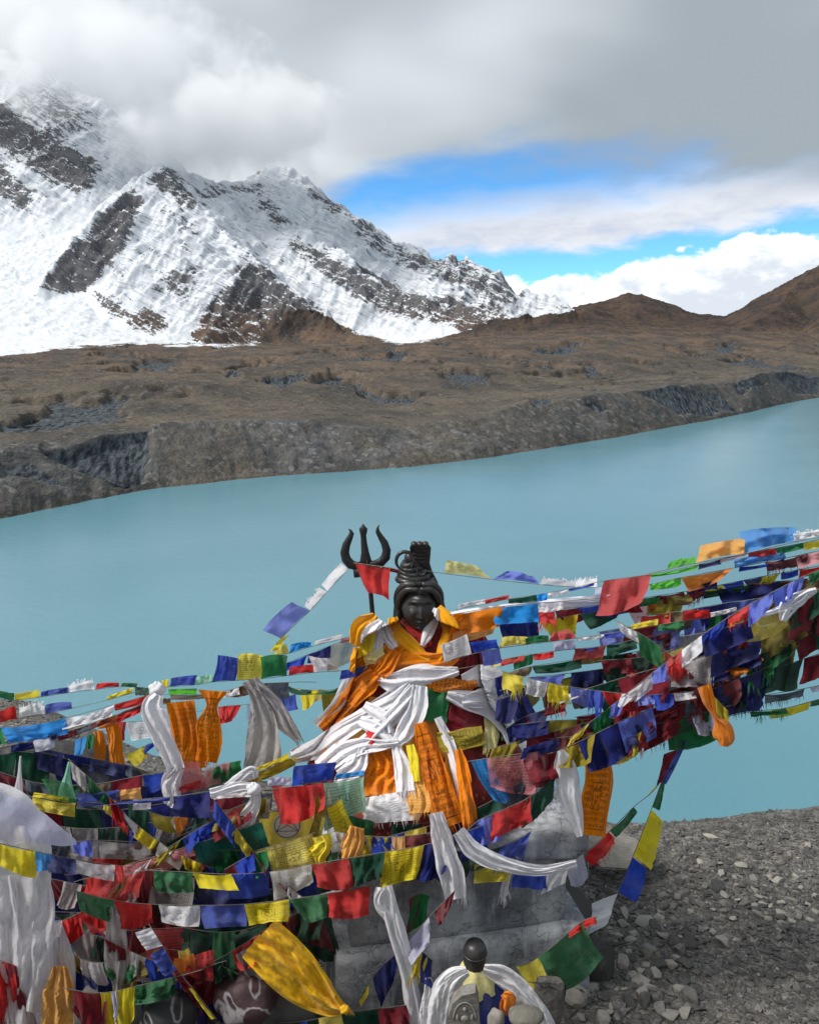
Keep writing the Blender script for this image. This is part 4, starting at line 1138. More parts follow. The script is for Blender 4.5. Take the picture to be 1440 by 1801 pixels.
string('yellow printed pennant and blue pennant low over the gravel bank', [(150, 1345), (219, 1327), (257, 1311), (290, 1297)], 4.5, 4.4, '220 256 y 24 4 pt,258 289 b 24 -16 t,180 218 w 14')
string('broad sky-blue, white and red flags stretched along the upper left line', [(-30, 1288), (0, 1281), (60, 1272), (115, 1263), (200, 1240), (262, 1222), (276, 1214)], 3.75, 3.95,
       '-30 2 g 26,2 115 l 29 2,115 201 w 20,201 263 r 11')
string('twisted orange, red and dark line just under the broad blue flag', [(-30, 1322), (60, 1302), (135, 1282), (170, 1270), (205, 1258), (262, 1236), (300, 1228)], 3.85, 3.95,
       '20 100 n 16,57 95 w 20 0 s,100 140 m 10,135 172 q 10,170 206 a 14,205 262 r 15,150 262 m 8,262 300 e 10', cord=.005)
string('rolled navy flags sagging under the hanging orange cloths', [(60, 1312), (112, 1325), (150, 1332), (222, 1346), (262, 1358), (300, 1362)], 3.9, 3.9, '60 112 n 40,112 162 n 24,160 225 n 22,222 262 q 26,240 300 o 26', wave=.03)
string('small light-blue and green flags between the orange cloths', [(100, 1298), (135, 1300), (160, 1292), (200, 1282)], 4.05, 4.05, '133 153 l 32,152 166 g 26')
string('line with a cut-off brown sheer flag running up to the shoulder of the statue', [(430, 1196), (500, 1168), (545, 1150), (580, 1136), (632, 1118), (660, 1108)], 3.98, 3.95,
       '503 541 b 18,541 582 n 22,582 632 e 40 0 s,632 660 y 40')
string('thin line with white and light-blue flags flying above the brown sheer flag', [(459, 1156), (505, 1150), (545, 1138), (600, 1124), (650, 1110)], 4.05, 4.02, '480 508 y -18 0 t,508 546 l -14,553 600 w -8,600 650 p 10')
string('bright blue, yellow and green flags standing up off the line beside the tied white scarf', [(262, 1213), (300, 1208), (342, 1205), (373, 1200), (416, 1197), (460, 1194), (503, 1189), (552, 1183), (600, 1180), (640, 1172)], 3.92, 3.88,
       '286 297 y -12,298 342 b -15,343 373 s -13,373 414 b -42 -2 W,416 460 y -42 0 p,459 504 g -40 2,508 551 r -15,553 599 w -26 -14 t,600 640 b 16')
string('drab rolled line under the bright upright flags', [(285, 1222), (345, 1222), (400, 1215), (440, 1204), (520, 1200), (560, 1200)], 3.97, 3.95,
       '297 346 k -12,300 380 e 8,380 420 w 12,405 440 m 18,418 462 e 16,462 508 q 24 0 f')
string('pale blue and white flags flying up the slanting line to the trident', [(474, 1147), (500, 1117), (545, 1074), (576, 1040), (614, 999)], 3.95, 4.06,
       '474 497 y -4 14,494 545 v -14 -26,546 575 w -6 -12 f,576 612 w -10 -12', wave=.012)
string('dark green furled line right of the grey tied scarf', [(500, 1203), (522, 1212), (580, 1214), (604, 1205)], 4.15, 4.1, '502 540 d 10,538 598 g 8,566 604 o 42 -6 f,520 560 y 10')
string('red rag knotted over the neck of the trident', [(622, 990), (650, 994), (686, 999), (702, 1003)], 4.04, 4.0, '624 686 r 50 6 tW,672 702 m 6', cord=.003, group=None)
# ---- curtain of dark flags filling the left
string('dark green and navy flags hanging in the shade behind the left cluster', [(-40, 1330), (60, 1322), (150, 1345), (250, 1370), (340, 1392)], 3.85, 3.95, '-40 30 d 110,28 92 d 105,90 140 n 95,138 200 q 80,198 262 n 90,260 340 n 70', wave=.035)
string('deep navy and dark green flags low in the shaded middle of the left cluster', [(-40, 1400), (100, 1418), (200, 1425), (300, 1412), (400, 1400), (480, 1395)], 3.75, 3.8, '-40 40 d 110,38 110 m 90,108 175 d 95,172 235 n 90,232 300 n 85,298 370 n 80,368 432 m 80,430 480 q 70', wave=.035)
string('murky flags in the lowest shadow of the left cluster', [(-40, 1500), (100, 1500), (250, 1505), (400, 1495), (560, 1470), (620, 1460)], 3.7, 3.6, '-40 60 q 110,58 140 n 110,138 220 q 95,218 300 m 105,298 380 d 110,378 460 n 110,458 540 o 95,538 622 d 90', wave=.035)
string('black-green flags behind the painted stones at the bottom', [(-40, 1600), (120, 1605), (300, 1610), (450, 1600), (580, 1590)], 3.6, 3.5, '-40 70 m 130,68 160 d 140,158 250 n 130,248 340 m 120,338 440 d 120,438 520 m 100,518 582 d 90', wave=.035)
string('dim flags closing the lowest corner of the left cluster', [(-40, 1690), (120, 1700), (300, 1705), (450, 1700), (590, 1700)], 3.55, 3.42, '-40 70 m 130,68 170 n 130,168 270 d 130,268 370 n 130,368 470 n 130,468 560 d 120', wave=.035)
# ---- left, middle depth
string('line of pink, green and yellow flags swept up under the orange cloths', [(300, 1402), (314, 1398), (365, 1386), (428, 1366), (470, 1352), (512, 1334), (540, 1326)], 3.62, 3.7,
       '314 366 p -44 -4 s,316 362 r -14,350 396 p -40 6 s,366 427 g -32,440 508 y -10,430 520 o 16')
string('long line with yellow, blue and white flags crossing below the white knot', [(-30, 1392), (57, 1402), (132, 1413), (210, 1408), (300, 1402), (370, 1392), (445, 1385), (530, 1380), (600, 1374), (660, 1362)], 3.45, 3.4,
       '57 133 y 22 0 p,57 120 y -8,138 212 b -18,140 300 b 8,95 137 g -34 -8 s,205 250 z -20,233 266 w 20,305 370 n 48,372 440 w 16 0 u,470 512 x -14,478 568 r 62 4 ,568 640 s 78 8 p')
string('violet-blue flag line crossing in front of the knees of the statue', [(440, 1392), (512, 1384), (585, 1372), (640, 1364)], 3.36, 3.33, '513 586 b -34 2,530 575 v -10,590 640 l -8')
string('small flags and loose threads dangling in the left cluster', [(150, 1385), (190, 1400), (240, 1420), (300, 1438), (350, 1430)], 3.5, 3.5, '178 203 y 34 0 p,305 332 a 44,262 300 o 30,332 352 q 46,225 262 d 40')
string('olive, crimson and dark flags stacked above the long green printed flag', [(300, 1470), (375, 1440), (450, 1408)], 3.42, 3.4, '366 436 m 36,378 440 o 26,380 422 r 46 20')
string('long pink and green printed flags stretched edge to edge', [(190, 1533), (215, 1524), (337, 1487), (462, 1446)], 3.3, 3.34, '212 337 p 24 6 p,337 460 h 46 2 p', wave=.012)
string('grey netted print and blue flags on the low left line', [(70, 1462), (125, 1480), (165, 1478), (270, 1482), (300, 1472)], 3.4, 3.45, '75 128 q 62 0 p,125 160 v 30,164 270 t 36 0 p,238 296 e 34,258 286 b 34 -14')
string('yellow, navy and white flags on the line crossing the big white drape', [(-30, 1478), (0, 1484), (63, 1498), (132, 1512), (202, 1522), (240, 1528)], 2.83, 3.12,
       '-10 62 y 50,62 90 l 30,84 133 n 32,133 202 w 32 0 s,200 216 r 24')
string('red printed flags overlapping at the low left', [(130, 1552), (155, 1545), (210, 1538), (268, 1530), (300, 1527)], 3.22, 3.25, '154 256 r 55 0 s,246 272 m 60,150 175 r 90')
string('white print and red printed flags hanging behind the two front rows', [(225, 1540), (300, 1535), (345, 1545), (480, 1545)], 3.3, 3.3, '262 342 t 62 0 p,345 470 n 62,225 262 m 90')
string('front row of green, yellow, blue, white and red flags across the pedestal', [(262, 1531), (338, 1535), (407, 1538), (474, 1534), (547, 1521), (612, 1510), (677, 1499), (745, 1487), (800, 1470), (850, 1452)], 3.12, 3.2,
       '271 338 g 38,338 407 y 26 2,407 474 b 48,474 547 w 52 4 p,547 612 r 58 10,612 677 d 50,677 746 y 60 2 p,746 806 n 66,806 850 b 50')
string('lower front row of green, red, white, blue and yellow flags', [(112, 1562), (135, 1568), (200, 1584), (265, 1591), (350, 1593), (428, 1591), (505, 1583), (578, 1572), (645, 1560), (680, 1552)], 3.0, 3.15,
       '135 201 g 36,201 266 r 46,279 351 w 34 0 p,352 430 b 38 2,430 508 y 38 4 p,508 575 g 44 14 t,575 650 r 44 0 ')
string('crimson printed flags below the lower front row', [(215, 1640), (240, 1636), (320, 1632), (345, 1630)], 3.1, 3.12, '226 258 m 60,255 322 r 70 0 p,236 286 r 108 0 p')
string('sweeping dark green printed flags under the lower front row', [(318, 1632), (380, 1640), (430, 1636), (480, 1620), (580, 1590)], 3.14, 3.2, '320 470 d 62 0 p,376 414 g 90,500 560 m 70 20,520 575 d 66')
string('short steep line of white, blue and gold pennants down to the painted stone', [(262, 1626), (286, 1664), (308, 1702), (338, 1738), (382, 1795)], 2.95, 2.85, '1632 1664 w 8 -26,1666 1706 b 14 -22,1702 1740 m 6 -12,1738 1792 y 2 -8', axis='y')
string('gold and crimson pennants strung across the dark low gap', [(300, 1722), (340, 1712), (376, 1697), (400, 1690)], 3.0, 3.02, '308 345 a -34 -6,342 376 r -28,318 340 y -40', wave=.012)
string('lowest line of crimson, yellow and green flags at the bottom left', [(110, 1738), (150, 1745), (190, 1746), (240, 1735), (312, 1718), (360, 1705)], 2.85, 2.9, '128 187 m 70,176 196 y 60,196 206 x 60,205 238 y 66,237 312 g 36 0 W')
string('red flags hanging in the very corner at bottom left', [(-40, 1680), (0, 1690), (30, 1700)], 2.95, 2.95, '-40 22 r 130,8 40 m 120')
string('green, red and blue flags lying along the foot of the golden scarf', [(460, 1802), (540, 1796), (600, 1782), (660, 1775), (720, 1768)], 3.02, 3.1, '470 560 d 40,560 600 y 40,600 668 d 40,664 716 m 40,480 540 b 14')
string('blue and green flags behind the white front rows at centre', [(395, 1530), (440, 1505), (480, 1494), (545, 1478)], 3.22, 3.26, '412 446 b 30,446 470 g 40,380 414 m 34')
# ---- yellow banner with emblem, and neighbours
bn = string('yellow banner with a round white emblem beside the pale green flag', [(452, 1422), (500, 1428), (552, 1434)], 3.50, 3.49, '455 550 y 88 6 u', name='emblem_banner', group=None, wave=.008)
e0 = bn.location
def emblem():
    V, Fc = [], []; Yv = 3.445
    def ringpts(r_): return [atY(505+r_*math.cos(a), 1452+r_*.95*math.sin(a), Yv) for a in np.linspace(0, 2*math.pi, 40, endpoint=False)]
    return ringpts, Yv
rp, Yv = emblem()
m, t, p = material('white_print'); p.inputs['Base Color'].default_value = (.75, .74, .70, 1); p.inputs['Roughness'].default_value = .9; M_WP = m
m, t, p = material('black_print'); p.inputs['Base Color'].default_value = (.02, .02, .022, 1); p.inputs['Roughness'].default_value = .9; M_BP = m
em = part('emblem', (rp(25), [tuple(range(40))]), M_WP, bn, e0, False)
lines = [tube([q+Vector((0, -.004, 0)) for q in rp(22)], .0015, 4, True)]
for a0 in (0.5, 2.6, 4.7):
    q1 = atY(505+22*math.cos(a0), 1452+21*math.sin(a0), Yv-.004); q2 = atY(505+22*math.cos(a0+2.1), 1452+21*math.sin(a0+2.1), Yv-.004); q3 = atY(505, 1452, Yv-.004)
    lines += [tube([q1, q2], .0012, 4), tube([q1, q3], .0012, 4)]
part('star_print', joined(*lines), M_BP, em, e0)
string('yellow printed flag sagging under the round emblem', [(440, 1500), (480, 1488), (520, 1476), (556, 1464)], 3.27, 3.25, '466 549 y 52 2 p')
string('olive printed flags gathered tightly by a dark cord', [(556, 1395), (575, 1420), (600, 1405)], 3.34, 3.3, '548 575 o 100 -12 p,572 605 y 84 10 p')
scarf('bright yellow cloth tied in a knot by the pale green flag', [[(565, 1470, 34), (570, 1490, 26), (562, 1512, 20), (575, 1535, 16)], [(580, 1480, 22), (560, 1495, 24), (548, 1500, 16)]], 'y', Y=3.22, amp=.012, name='knotted_cloth', cat='cloth', group=None)
scarf('peach cloth crumpled above the red front flag', [[(628, 1455, 26), (622, 1480, 40), (616, 1512, 34)]], 'z', Y=3.2, amp=.016, folds=3.3, name='crumpled_cloth', cat='cloth', group=None)
string('small faded flags bunched below the fringed shawl', [(585, 1462), (640, 1470), (700, 1472), (780, 1462)], 3.32, 3.3, '590 625 w 26 0 f,640 690 y 28 0 t,655 690 b 44,688 712 z 50,640 676 t 40,705 760 m 38,735 790 t 34 0 p', wave=.02)
# ---- right of the statue: upper lines
string('topmost thin line from topknot to right with cream and pale blue flags blown upward', [(742, 1003), (782, 1009), (864, 1019), (948, 1028), (1000, 1032), (1048, 1033), (1090, 1024)], 4.0, 3.8,
       '783 864 c -26 -12 t,866 947 v -16 6 t,949 1010 w -9 0 f,1008 1050 w -13 0 f,1046 1082 x 20 0 s', wave=.012)
string('highest right line carrying a big red flag and thin green and red ones', [(800, 1072), (850, 1063), (893, 1054), (945, 1046), (1010, 1034), (1060, 1022), (1144, 1010), (1228, 993), (1315, 973), (1412, 955), (1470, 942)], 3.92, 3.5,
       '805 853 w -8,853 894 r -7,894 944 d 11,943 962 l 12,962 1000 w 8,1000 1045 b 5,1062 1145 r 58 -2 ,1144 1229 k 8,1228 1267 n 8,1267 1315 x 6,1315 1363 r 11,1363 1413 g 11,1413 1470 y 12')
string('orange and sky-blue flags blown upright above the highest right line', [(1140, 1009), (1222, 991), (1308, 974), (1400, 953), (1470, 940)], 3.66, 3.46, '1172 1222 k -12 4 f,1223 1308 z -30 6 W,1308 1402 l -38 -4 W,1396 1470 w -12 0 f')
string('second right line with lime, orange and blue flags', [(1135, 1030), (1198, 1016), (1285, 1000), (1380, 982), (1470, 962)], 3.7, 3.46, '1143 1198 k 15,1198 1288 a 24 -10 t,1292 1382 l -14,1300 1380 b 8,1345 1420 m 15 0 f,1398 1470 p 20')
string('dark rolled line with navy, green and red flags near the right edge', [(1150, 1050), (1210, 1046), (1270, 1034), (1330, 1026), (1420, 1018), (1470, 1012)], 3.75, 3.5, '1150 1215 o 16,1212 1262 n -14,1236 1324 d 16,1324 1420 m 8,1260 1370 n 30,1370 1470 e 26')
string('right line with large orange, blue and yellow flags beside the shoulder', [(785, 1084), (800, 1080), (888, 1066), (960, 1060), (1058, 1052)], 3.84, 3.78, '797 888 a 40 -2,866 946 l 32 2,946 990 w 16')
string('right line with indigo, yellow and dark green flags behind the white roll', [(790, 1112), (865, 1100), (945, 1091), (1016, 1081), (1100, 1068), (1150, 1056), (1205, 1048)], 3.9, 3.75,
       '797 870 z 20,878 945 n 36 2,948 1016 y 32 0 t,1020 1096 d 24 0 t,1104 1166 r 28 0 ts,1140 1206 o 36')
string('right line with white print, blue, yellow, red and green flags at chest height', [(780, 1166), (832, 1150), (880, 1140), (966, 1129), (1060, 1116), (1108, 1108), (1200, 1092), (1250, 1086), (1340, 1062), (1470, 1020)], 3.6, 3.5,
       '781 829 w -34 0 p,834 878 b -20,846 878 v 24,877 924 y -20 0 W,924 966 g -12,966 1014 r -17 -6 t,1014 1062 w 8,1062 1107 b 8,1108 1156 y -10,1157 1202 g 14,1200 1250 r -16,1250 1296 w -8,1296 1332 n 12,1332 1400 o 22,1400 1470 n 22')
string('right line with red, violet and pale flags below the chest line', [(800, 1178), (862, 1166), (905, 1156), (970, 1146), (1062, 1136), (1120, 1124), (1180, 1112)], 3.7, 3.62,
       '862 905 y 8,880 922 r 10,904 938 g 20,938 974 r 12,972 1012 x -14,1010 1052 b 6,1012 1066 r 22,1066 1120 d 18,1120 1180 m 12')
string('grey-green flag line dipping under the violet flags on the right', [(858, 1198), (900, 1182), (936, 1172), (1040, 1156), (1120, 1146), (1180, 1122), (1262, 1100)], 3.75, 3.62,
       '870 900 n 30,898 936 e 18,936 1022 d 18,1022 1062 o 10,1060 1112 d 12,1080 1182 m 14,1118 1180 t 30,1180 1262 t 62 0 p')
string('line with navy, brown and olive flags close right of the white shawl', [(878, 1215), (920, 1207), (952, 1203), (1000, 1192), (1040, 1182), (1095, 1166)], 3.72, 3.68, '880 919 n 62,920 952 o 52,950 988 t 22 0 f,952 990 e 40,990 1034 o 34,1034 1095 d 26')
string('heavy sagging line with dark green, maroon and yellow flags on the right', [(975, 1228), (1050, 1206), (1130, 1182), (1250, 1150), (1340, 1112), (1400, 1082), (1470, 1050)], 3.55, 3.35,
       '985 1032 w 12,1030 1086 d 44,1086 1170 m 58 -4 f,1170 1252 t 56 0 p,1253 1340 n 40,1336 1416 o 60 4,1416 1470 d 60')
string('blackish green band and yellow flags climbing out at the right edge', [(1200, 1120), (1260, 1108), (1316, 1090), (1380, 1066), (1470, 1022)], 3.42, 3.28, '1236 1320 n 48,1314 1386 y 44 -6 s,1384 1470 d 40,1395 1470 m 80')
string('navy and gold line running under the yellow flags on the right', [(1150, 1228), (1250, 1190), (1340, 1150), (1400, 1128), (1470, 1090)], 3.5, 3.35, '1152 1256 d 10,1256 1342 n 16 0 f,1260 1335 a 14 12,1340 1400 o 60,1400 1470 m 36,1330 1400 d 70')
string('maroon and orange line sloping to the orange tied scarf', [(1100, 1292), (1150, 1262), (1230, 1222), (1330, 1182), (1400, 1150)], 3.44, 3.35, '1100 1152 m 40,1140 1236 m 60 -8,1160 1226 r 12,1256 1340 n 56 -4 f,1236 1300 m 48')
string('thin red line and navy flags below the white shawl end', [(890, 1282), (925, 1260), (990, 1240), (1040, 1230)], 3.6, 3.6, '925 992 r 10 0 f,880 925 n 50,905 960 n 30')
string('line with olive and green flags and a small orange knot', [(900, 1276), (966, 1268), (1028, 1266), (1062, 1266), (1120, 1256), (1150, 1240)], 3.55, 3.5, '900 966 n 26,966 1028 o 24,1028 1062 a 26 0 W,1060 1128 d 32,948 975 y 36')
string('front right line with indigo, olive, navy and pale violet flags', [(900, 1340), (965, 1326), (1020, 1304), (1085, 1272), (1145, 1244), (1180, 1226)], 3.4, 3.38, '914 982 n -20,920 975 m 40,985 1046 o 46,1016 1092 n 52,1086 1146 v 48 6 p')
string('front right line with crimson and printed green flags', [(1060, 1322), (1085, 1310), (1150, 1276), (1170, 1270), (1255, 1248), (1290, 1240)], 3.42, 3.38, '1082 1150 r 34 0 f,1074 1128 y 34,1166 1256 g 50 2 p,1216 1252 x 40')
string('thin frayed line with green and yellow flags leaving low at the right edge', [(1190, 1300), (1240, 1272), (1320, 1252), (1380, 1246), (1470, 1222)], 3.5, 3.4, '1262 1336 n -14 0 f,1318 1382 g 10 0 f,1356 1426 y 14,1426 1470 g 12')
string('blue frayed rag line over the lake under the dark flags', [(1280, 1240), (1340, 1224), (1400, 1214), (1470, 1200)], 3.6, 3.5, '1345 1415 q 14 0 f,1424 1470 x 10')
string('pinkish sheer and blue printed flags at the right knee of the statue', [(820, 1340), (858, 1334), (945, 1322), (985, 1316)], 3.42, 3.4, '828 857 l 74 4 p,857 946 p 70 0 sp,945 985 m 60')
string('line with red, pale violet and green flags over the cap slab', [(800, 1482), (838, 1446), (862, 1434), (928, 1404), (976, 1366), (1005, 1345)], 3.22, 3.4, '838 884 v 48 4,862 933 r 46 6,928 978 d 52 2,806 840 n 40')
string('line with blue and white flags draped around the front of the cap slab', [(830, 1520), (900, 1528), (960, 1530), (1000, 1518), (1026, 1502)], 3.18, 3.42, '834 898 y 38 0 p,890 902 w 48 0 f,904 962 b 34,958 1000 w 40 -4 ,996 1026 x 40 0 s')
string('navy and green flags crammed under the hanging orange shawl', [(760, 1478), (820, 1500), (880, 1490), (935, 1462)], 3.26, 3.26, '750 806 n 66,800 830 d 60,880 935 b 34 0 f,828 884 d 34')
# ---- steep lines to the ground at the right
string('steep line over the gravel with maroon, yellow, blue and white pennants', [(1196, 1310), (1166, 1370), (1146, 1422), (1114, 1504), (1086, 1572), (1068, 1626), (1050, 1660)], 3.45, 3.7,
       '1318 1376 m 10 -22 t,1376 1420 g 6 12,1424 1506 y 26 34 t,1508 1570 b 18 26 t,1572 1628 w 16 -34 t', axis='y')
string('slanting line with yellow, green and red pennants ending behind the cap slab', [(1205, 1292), (1158, 1380), (1114, 1420), (1070, 1464), (1028, 1502), (1012, 1512)], 3.5, 3.75,
       '1300 1376 b 4 8,1380 1416 y 6 -10,1420 1462 g 12 10,1464 1506 r 16 18 f', axis='y')
string('line with green and yellow diamond-shaped flags beside the small idol', [(1052, 1612), (1020, 1624), (945, 1686), (905, 1702), (880, 1712)], 3.28, 3.1, '946 1024 g 66 14,908 948 y 54 6 t,1000 1048 r 12')
string('slanting line with maroon, white and navy pennants before the pedestal front', [(806, 1560), (756, 1612), (702, 1672), (660, 1714), (626, 1772), (612, 1790)], 3.2, 3.05, '764 800 m 34 0 t,706 754 x 44 10 t,656 702 n 52 0 t,632 648 y 14')
string('small dark and yellow pennants hanging down the pedestal front', [(720, 1580), (740, 1572), (762, 1580)], 3.24, 3.22, '700 736 m 56,728 756 g 60')
string('yellow pennant and navy rag by the long white ribbon', [(715, 1690), (740, 1676), (760, 1690)], 3.12, 3.1, '722 752 y 50 0 f,742 770 n 60')

# ---- more of the tangle
string('slack line of faded mixed flags crossing behind the front rows at left', [(20, 1455), (120, 1498), (230, 1500), (330, 1465), (420, 1418), (500, 1400)], 3.48, 3.45, '60 110 v 34,110 160 t 40,160 214 r 38,214 262 o 36,270 322 d 42,330 380 b 38,384 430 r 34,432 476 t 36', wave=.035)
string('sagging line of dark printed flags over the shaded gap at left', [(-20, 1352), (70, 1378), (160, 1380), (240, 1366), (312, 1352)], 3.68, 3.7, '-10 40 m 36,44 96 q 40 0 p,98 140 d 34,142 196 e 32 0 p,198 250 m 40,250 300 b 30', wave=.035)
string('crumpled red, white and navy flags crossing low at left, half hidden', [(60, 1590), (150, 1640), (240, 1655), (330, 1650), (440, 1660), (540, 1690)], 3.3, 3.28, '70 120 b 50,122 170 t 56,172 225 d 50,228 282 r 50,284 336 n 56,338 396 d 50,398 452 m 46,454 520 e 44', wave=.04)
string('yellow, white and green flags bunched under the lower front row at left', [(90, 1650), (150, 1690), (210, 1690), (290, 1670), (370, 1690), (430, 1720)], 3.12, 3.05, '96 138 o 44,140 180 w 40,182 232 g 40,236 280 o 36,330 376 r 40,380 428 g 44', wave=.04)
string('blue, olive and maroon flags wedged between the knee and the front row', [(440, 1440), (520, 1420), (600, 1432), (690, 1450), (790, 1440), (880, 1400), (960, 1340)], 3.42, 3.46, '612 660 g 36,690 740 d 44,790 838 n 50,838 888 d 46,888 940 q 50,940 964 m 40', wave=.035)
string('dark mixed flags hanging tight behind the right hip', [(870, 1232), (930, 1216), (1000, 1216), (1080, 1208), (1160, 1190), (1230, 1168)], 3.64, 3.56, '874 914 n 50,960 1000 m 40,1002 1052 e 34,1052 1104 d 44,1104 1164 m 50,1164 1228 q 56 0 p', wave=.035)
string('maroon, navy and green flags thick along the middle of the right lines', [(1050, 1162), (1130, 1156), (1200, 1138), (1290, 1112), (1380, 1090), (1470, 1058)], 3.58, 3.4, '1056 1110 m 26,1110 1160 d 34,1160 1206 o 30,1208 1262 n 46,1262 1318 m 38,1318 1376 o 44,1378 1430 n 50,1430 1470 d 60', wave=.035)
string('overlapping indigo, maroon and grey flags under the highest right lines', [(1120, 1086), (1190, 1076), (1270, 1062), (1350, 1050), (1470, 1030)], 3.68, 3.48, '1128 1180 r 24,1180 1226 e 36,1226 1282 n 40,1282 1330 b 26,1330 1384 m 30,1384 1440 q 40', wave=.03)
string('frayed dark flags drooping at the bottom of the right tangle', [(960, 1300), (1040, 1290), (1110, 1262), (1190, 1226), (1290, 1196), (1380, 1170), (1470, 1140)], 3.5, 3.38, '968 1020 m 34,1022 1064 o 30,1066 1120 n 44 0 f,1120 1176 m 52 0 f,1180 1232 q 60,1262 1312 d 46 0 f,1312 1360 n 44 0 f,1362 1412 d 50,1414 1470 m 44', wave=.04)
def crowd(label, pts, Y0, Y1, cols, h0, h1, w0=34, w1=62, seed=0, wave=.036):
    """a slack, crowded line: flags of many sizes side by side"""
    rr = random.Random(seed); x = pts[0][0]+4; fl = []
    while x < pts[-1][0]-20:
        w_ = rr.uniform(w0, w1); c_ = rr.choice(cols); h_ = rr.uniform(h0, h1)
        st = rr.choice(['', '', '', 'f', 'p', 't'])
        fl.append('%d %d %s %d %d %s' % (x, min(x+w_, pts[-1][0]), c_, h_, rr.gauss(0, 7), st)); x += w_*rr.uniform(.8, 1.25)
    return string(label, pts, Y0, Y1, ','.join(fl), wave=wave)
crowd('crowded dark line sagging lowest across the right tangle', [(1010, 1262), (1090, 1246), (1180, 1214), (1270, 1182), (1360, 1140), (1470, 1090)], 3.54, 3.4, 'mndrogm', 34, 64, seed=1)
crowd('crowded line of olive, maroon and navy flags through the middle right', [(930, 1192), (1020, 1182), (1110, 1168), (1200, 1146), (1300, 1118), (1390, 1086), (1470, 1056)], 3.66, 3.46, 'oyndrtv', 26, 52, seed=2)
crowd('crowded upper right line of grey, red and violet flags', [(1050, 1112), (1140, 1098), (1230, 1084), (1330, 1062), (1470, 1034)], 3.74, 3.52, 'twrmvyg', 22, 46, seed=3)
crowd('thin crowded line above the chest line with small bright flags', [(940, 1076), (1040, 1066), (1130, 1052), (1230, 1036), (1340, 1014), (1470, 990)], 3.86, 3.56, 'rgbywnm', 10, 26, 26, 50, seed=4)
crowd('crowded short line of dull flags close behind the right knee', [(862, 1318), (930, 1298), (1000, 1280), (1060, 1262)], 3.52, 3.5, 'nmoqd', 34, 60, seed=5)
crowd('crowded line of crumpled bright flags over the left boulders', [(-30, 1430), (60, 1446), (150, 1458), (250, 1450), (340, 1430), (430, 1424)], 3.58, 3.56, 'nbdmqto', 34, 60, 28, 54, seed=6)
crowd('crowded line of crumpled flags at knee height of the left cluster', [(70, 1542), (160, 1560), (260, 1575), (360, 1580), (470, 1566), (560, 1540)], 3.36, 3.36, 'rmdntgb', 40, 70, 30, 60, seed=7)
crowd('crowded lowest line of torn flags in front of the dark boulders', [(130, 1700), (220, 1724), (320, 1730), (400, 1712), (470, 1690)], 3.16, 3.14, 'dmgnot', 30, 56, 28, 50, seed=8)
crowd('crowded line of mixed flags between the banner and the front row', [(330, 1500), (420, 1496), (500, 1510), (590, 1500), (690, 1470), (760, 1452)], 3.36, 3.34, 'gbmoyqr', 26, 48, 26, 48, seed=9)
crowd('loose line slanting steeply down through the left cluster', [(120, 1335), (180, 1390), (240, 1450), (310, 1500), (380, 1530)], 3.4, 3.3, 'wbrygt', 20, 40, 24, 44, seed=21)
crowd('loose line slanting up from the bottom left towards the banner', [(60, 1640), (150, 1600), (240, 1530), (330, 1470), (420, 1420), (480, 1400)], 3.2, 3.42, 'gwrbot', 22, 42, 26, 46, seed=22)
crowd('loose line falling from the white knot across the red front flags', [(372, 1402), (412, 1452), (448, 1500), (500, 1552), (560, 1600)], 3.3, 3.14, 'mybgw', 18, 36, 24, 40, seed=23)
crowd('loose line crossing steeply down behind the orange balloon scarf', [(1080, 1090), (1150, 1130), (1220, 1190), (1280, 1250)], 3.5, 3.36, 'ygvrwm', 20, 44, 26, 48, seed=24)
crowd('loose steep line climbing to the right edge through the dark flags', [(1000, 1300), (1090, 1230), (1190, 1150), (1290, 1080), (1400, 1020), (1470, 990)], 3.42, 3.3, 'ywgrbv', 16, 38, 24, 46, seed=25)
crowd('loose line of small bright flags from the right hip to the balloon scarf', [(880, 1180), (960, 1200), (1050, 1215), (1140, 1222), (1230, 1215)], 3.5, 3.36, 'wyrbgv', 14, 34, 22, 42, seed=26)
crowd('loose low line over the painted stones and golden scarf top', [(180, 1650), (270, 1690), (350, 1700), (430, 1660), (500, 1610)], 3.02, 3.06, 'rgwbdm', 22, 44, 24, 44, seed=27)
# ================================================================ SCARVES
scarf('thick white rolled scarf stretched to the right from the shoulder', [[(785, 1084, 14), (890, 1071, 19), (980, 1063, 20), (1040, 1057, 19), (1066, 1054, 19)]], 'w', Y=3.87, folds=1.6, amp=.010, bulge=.02, fr=False)
scarf('white scarf knotted round the line, hanging straight, leftmost of the tied scarves', [[(278, 1222, 20), (268, 1248, 44), (284, 1290, 38), (300, 1330, 34), (310, 1356, 30)], [(312, 1350, 28), (300, 1380, 36), (305, 1405, 30), (296, 1418, 22)]], 'w', Y=3.6, amp=.016, knots=[(276, 1212, 13, 3.84)], fr=False, k=.88)
scarf('translucent orange prayer cloth hanging right beside the white tied scarf', [[(318, 1234, 52), (322, 1270, 48), (330, 1310, 52), (332, 1352, 58)]], 'a', Y=3.78, amp=.022, folds=3.0, ink=.5, mat=M_FLAG, name='prayer_cloth', group='orange prayer cloths')
scarf('orange prayer cloth pinched at the top with dark symbols, second from the white scarf', [[(374, 1215, 54), (372, 1240, 20), (368, 1275, 44), (366, 1310, 46), (362, 1340, 40)]], 'a', Y=3.76, amp=.018, folds=2.2, ink=.7, mat=M_FLAG, name='prayer_cloth', group='orange prayer cloths')
scarf('narrow amber cloth hanging over the gravel bank', [[(196, 1268, 24), (202, 1300, 26), (208, 1350, 24)]], 'a', Y=4.0, amp=.01, folds=2, name='prayer_cloth', group='orange prayer cloths', k=.75, fr=False)
